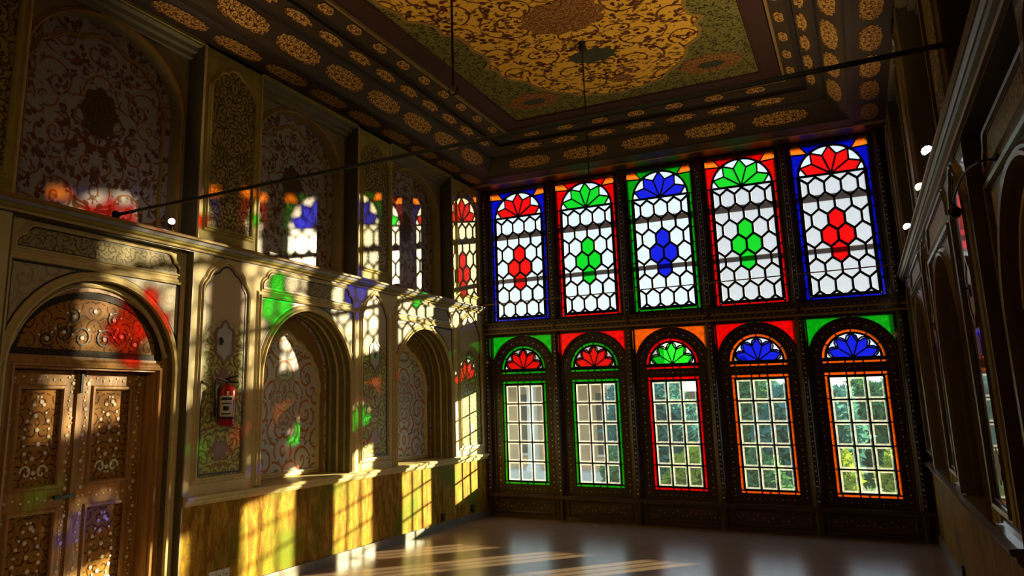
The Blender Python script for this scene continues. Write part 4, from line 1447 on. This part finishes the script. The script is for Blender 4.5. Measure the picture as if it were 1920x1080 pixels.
socket(MLeft, -1.34, 0.145, M_black, 1, 'black wall socket low on the dado below the second niche')
socket(MLeft, -0.56, 0.15, M_black, 1, 'black wall socket low on the dado nearest the window corner')
socket(MLeft, -4.98, 0.18, M_white, 3, 'row of three white wall sockets low on the left dado')
socket(MRight, -2.3, 0.15, M_black, 1, 'black wall socket low on the right dado')

# sensors on the window wall
e = empty('motion_sensor', (4.90, -0.11, 2.12))
tag(e, 'pale motion sensor on a post at the right end of the windows', 'sensor')
MB().box((4.885, -0.14, 2.19), (4.915, -0.11, 2.36)).build('bracket', M_iron, e, (4.9, -0.11, 2.2))
MB().lathe([(0.016, 0.0), (0.028, 0.008), (0.032, 0.035), (0.022, 0.055), (0.008, 0.062)], (4.90, -0.11, 2.12), (-0.3, -1, -0.2), 14).build('head', M_white, e, (4.9, -0.11, 2.12), smooth=True)
e = empty('alarm_sensor', (0.06, -0.11, 2.0))
tag(e, 'tiny round grey alarm sensor on the mullion in left window corner', 'sensor')
MB().lathe([(0.022, 0.0), (0.022, 0.012), (0.014, 0.026), (0.004, 0.030)], (0.06, -0.11, 2.0), (0, -1, 0), 14).build('head', M_white, e, (0.06, -0.11, 2.0), smooth=True)

# gooseneck lamp at the right door arch
GN = (W + 0.070, -5.78, 2.43)
e = empty('gooseneck_lamp', GN)
tag(e, 'black gooseneck wall lamp curving down beside the right door arch', 'lamp')
p = [(GN[0] - 0.01, -5.78, 2.43), (5.085, -5.80, 2.435), (5.055, -5.78, 2.435), (5.03, -5.68, 2.44), (5.01, -5.55, 2.43), (5.002, -5.44, 2.41), (5.0, -5.34, 2.40), (4.998, -5.28, 2.385), (4.998, -5.265, 2.36)]
MB().lathe([(0.03, 0.0), (0.03, 0.01), (0.012, 0.018)], GN, (-1, 0, 0), 12).build('wall_plate', M_iron, e, GN, smooth=True)
MB().tube(p, 0.0055, 8).build('arm', M_iron, e, GN, smooth=True)
MB().lathe([(0.008, 0.045), (0.012, 0.04), (0.030, 0.015), (0.032, 0.0), (0.026, -0.004), (0.020, -0.018), (0.008, -0.024)], (4.998, -5.265, 2.325), n=16).build('lamp_shade', M_iron, e, (4.998, -5.265, 2.325), smooth=True)

# ------------------------------------------------------------------ garden outside
GZ = -1.1
M_grass = plain('garden_ground', (0.10, 0.13, 0.03), 0.9, 0.5, 1.5)
tag(MB().box((-40, 0.26, GZ - 0.2), (40, 60, GZ)).build('garden_ground', M_grass, None, (0, 20, GZ)), 'green garden ground outside the windows', 'ground', kind='structure')
M_stone = plain('pale_limestone', (0.82, 0.72, 0.58), 0.7, 0.15, 2)
M_brick = plain('buff_brick', (0.75, 0.50, 0.28), 0.8, 0.25, 5)
M_dark = plain('dark_shutter', (0.10, 0.08, 0.06), 0.6, 0.2)
bld = empty('columned_building', (-5.5, 15, GZ))
tag(bld, 'cream columned building across the garden, seen through the left windows', 'building')
MB().box((-13, 16.2, GZ), (-0.9, 19, 3.4)).build('wall', M_brick, bld, (-6, 17, GZ))
MB().box((-13, 14.3, GZ), (-0.7, 16.3, -0.75)).build('plinth', M_stone, bld, (-6, 15, GZ))
MB().box((-13, 14.3, 2.3), (-0.7, 16.3, 3.4)).build('entablature', M_stone, bld, (-6, 15, 3))
for k in range(9):
    x = -12.2 + k * 1.38
    cl = MB().lathe([(0.27, 0.0), (0.27, 0.12), (0.20, 0.18), (0.19, 1.3), (0.165, 2.6), (0.19, 2.68), (0.27, 2.82), (0.28, 3.06)], (x, 14.8, -0.75), n=16).build('column', M_stone, bld, (x, 14.8, -0.75), smooth=True)
    w_ = MB().box((x + 0.42, 16.12, -0.3), (x + 1.0, 16.25, 1.75)).build('window', M_dark, bld, (x + 0.7, 16.2, 0.5))
    MB().box((x + 0.36, 16.10, -0.36), (x + 1.06, 16.16, -0.28)).build('window_sill', M_stone, w_, (x + 0.7, 16.1, -0.3))

M_bark = plain('grey_bark', (0.12, 0.09, 0.06), 0.9, 0.3)


def leafmat(name, a, b):
    t = NT(name)
    n = t.n('TexNoise')
    t.put(n.inputs['Vector'], t.obj())
    n.inputs['Scale'].default_value = 3.0
    c = t.mix(n.outputs[0], a, b)
    d = t.n('BsdfDiffuse')
    t.put(d.inputs[0], c)
    l = t.n('BsdfTranslucent')
    t.put(l.inputs[0], c)
    m = t.n('MixShader')
    m.inputs[0].default_value = 0.45
    t.t.links.new(d.outputs[0], m.inputs[1])
    t.t.links.new(l.outputs[0], m.inputs[2])
    t.t.links.new(m.outputs[0], t.out.inputs[0])
    return t.mat


LV = [leafmat('blue_green_leaves', (0.06, 0.20, 0.16), (0.14, 0.34, 0.27)), leafmat('mid_green_leaves', (0.07, 0.20, 0.08), (0.16, 0.34, 0.12)), leafmat('yellow_green_leaves', (0.22, 0.32, 0.03), (0.50, 0.52, 0.06))]


def foliage(c, rx, ry, rz, n, size):
    mb = MB()
    for k in range(n):
        while True:
            p = Vector((random.uniform(-1, 1), random.uniform(-1, 1), random.uniform(-1, 1)))
            if 0.25 < p.length < 1.0 and random.random() < 0.4 + 0.6 * p.length:
                break
        lump = 1 + 0.22 * math.sin(p.x * 7 + c[0]) * math.sin(p.z * 6 + c[1])
        q = Vector((c[0] + p.x * rx * lump, c[1] + p.y * ry * lump, c[2] + p.z * rz * lump))
        a = Vector((random.gauss(0, 1), random.gauss(0, 1), random.gauss(0, 1))).normalized()
        b = a.orthogonal().normalized()
        s = size * random.uniform(0.6, 1.3)
        mb.add([q - a * s, q + b * s * 0.45, q + a * s, q - b * s * 0.45], [(0, 1, 2, 3)])
    return mb


TREES = [(-0.4, 11.2, 0.6, 1.25, 1.9, 0, 'blue green bushy tree behind the middle lower window'),
         (1.4, 14.2, 0.7, 1.35, 1.9, 1, 'mid green tree behind the fourth lower window'),
         (3.2, 11.2, 0.5, 1.2, 1.7, 0, 'blue green tree behind the gap between the two right lower windows'),
         (4.9, 14.2, 0.5, 1.25, 1.75, 1, 'mid green tree behind the lower window nearest the right wall')]
for x, y, z, rr, h, m_, lab in TREES:
    e = empty('garden_tree', (x, y, GZ))
    tag(e, lab, 'tree', 'trees in the garden')
    MB().tube([(x, y, GZ), (x + 0.05, y, GZ + 0.8), (x - 0.05, y + 0.05, z + 0.4)], [0.12, 0.09, 0.05], 8).build('trunk', M_bark, e, (x, y, GZ), smooth=True)
    foliage((x, y, z + 0.1), rr, rr * 0.8, h * 0.85, 6000, 0.15).build('crown', LV[m_], e, (x, y, z))
for x, y, rr, m_, lab in ((-0.6, 8.8, 0.55, 1, 'mid green shrub low behind the middle lower window'), (0.9, 8.8, 0.6, 2, 'yellow green shrub low behind the middle lower window'), (2.4, 8.8, 0.55, 1, 'mid green shrub low behind the fourth lower window'),
                          (3.8, 8.8, 0.5, 2, 'yellow green shrub low behind the fourth lower window, right side'), (5.15, 8.8, 0.55, 2, 'yellow green shrub low behind the lower window nearest right wall')):
    e = empty('garden_shrub', (x, y, GZ))
    tag(e, lab, 'shrub', 'shrubs in the garden')
    MB().tube([(x, y, GZ), (x, y, GZ + 0.6)], [0.05, 0.02], 6).build('stem', M_bark, e, (x, y, GZ))
    foliage((x, y, GZ + 0.75), rr, rr * 0.8, 0.75, 2200, 0.10).build('foliage', LV[m_], e, (x, y, GZ + 0.7))
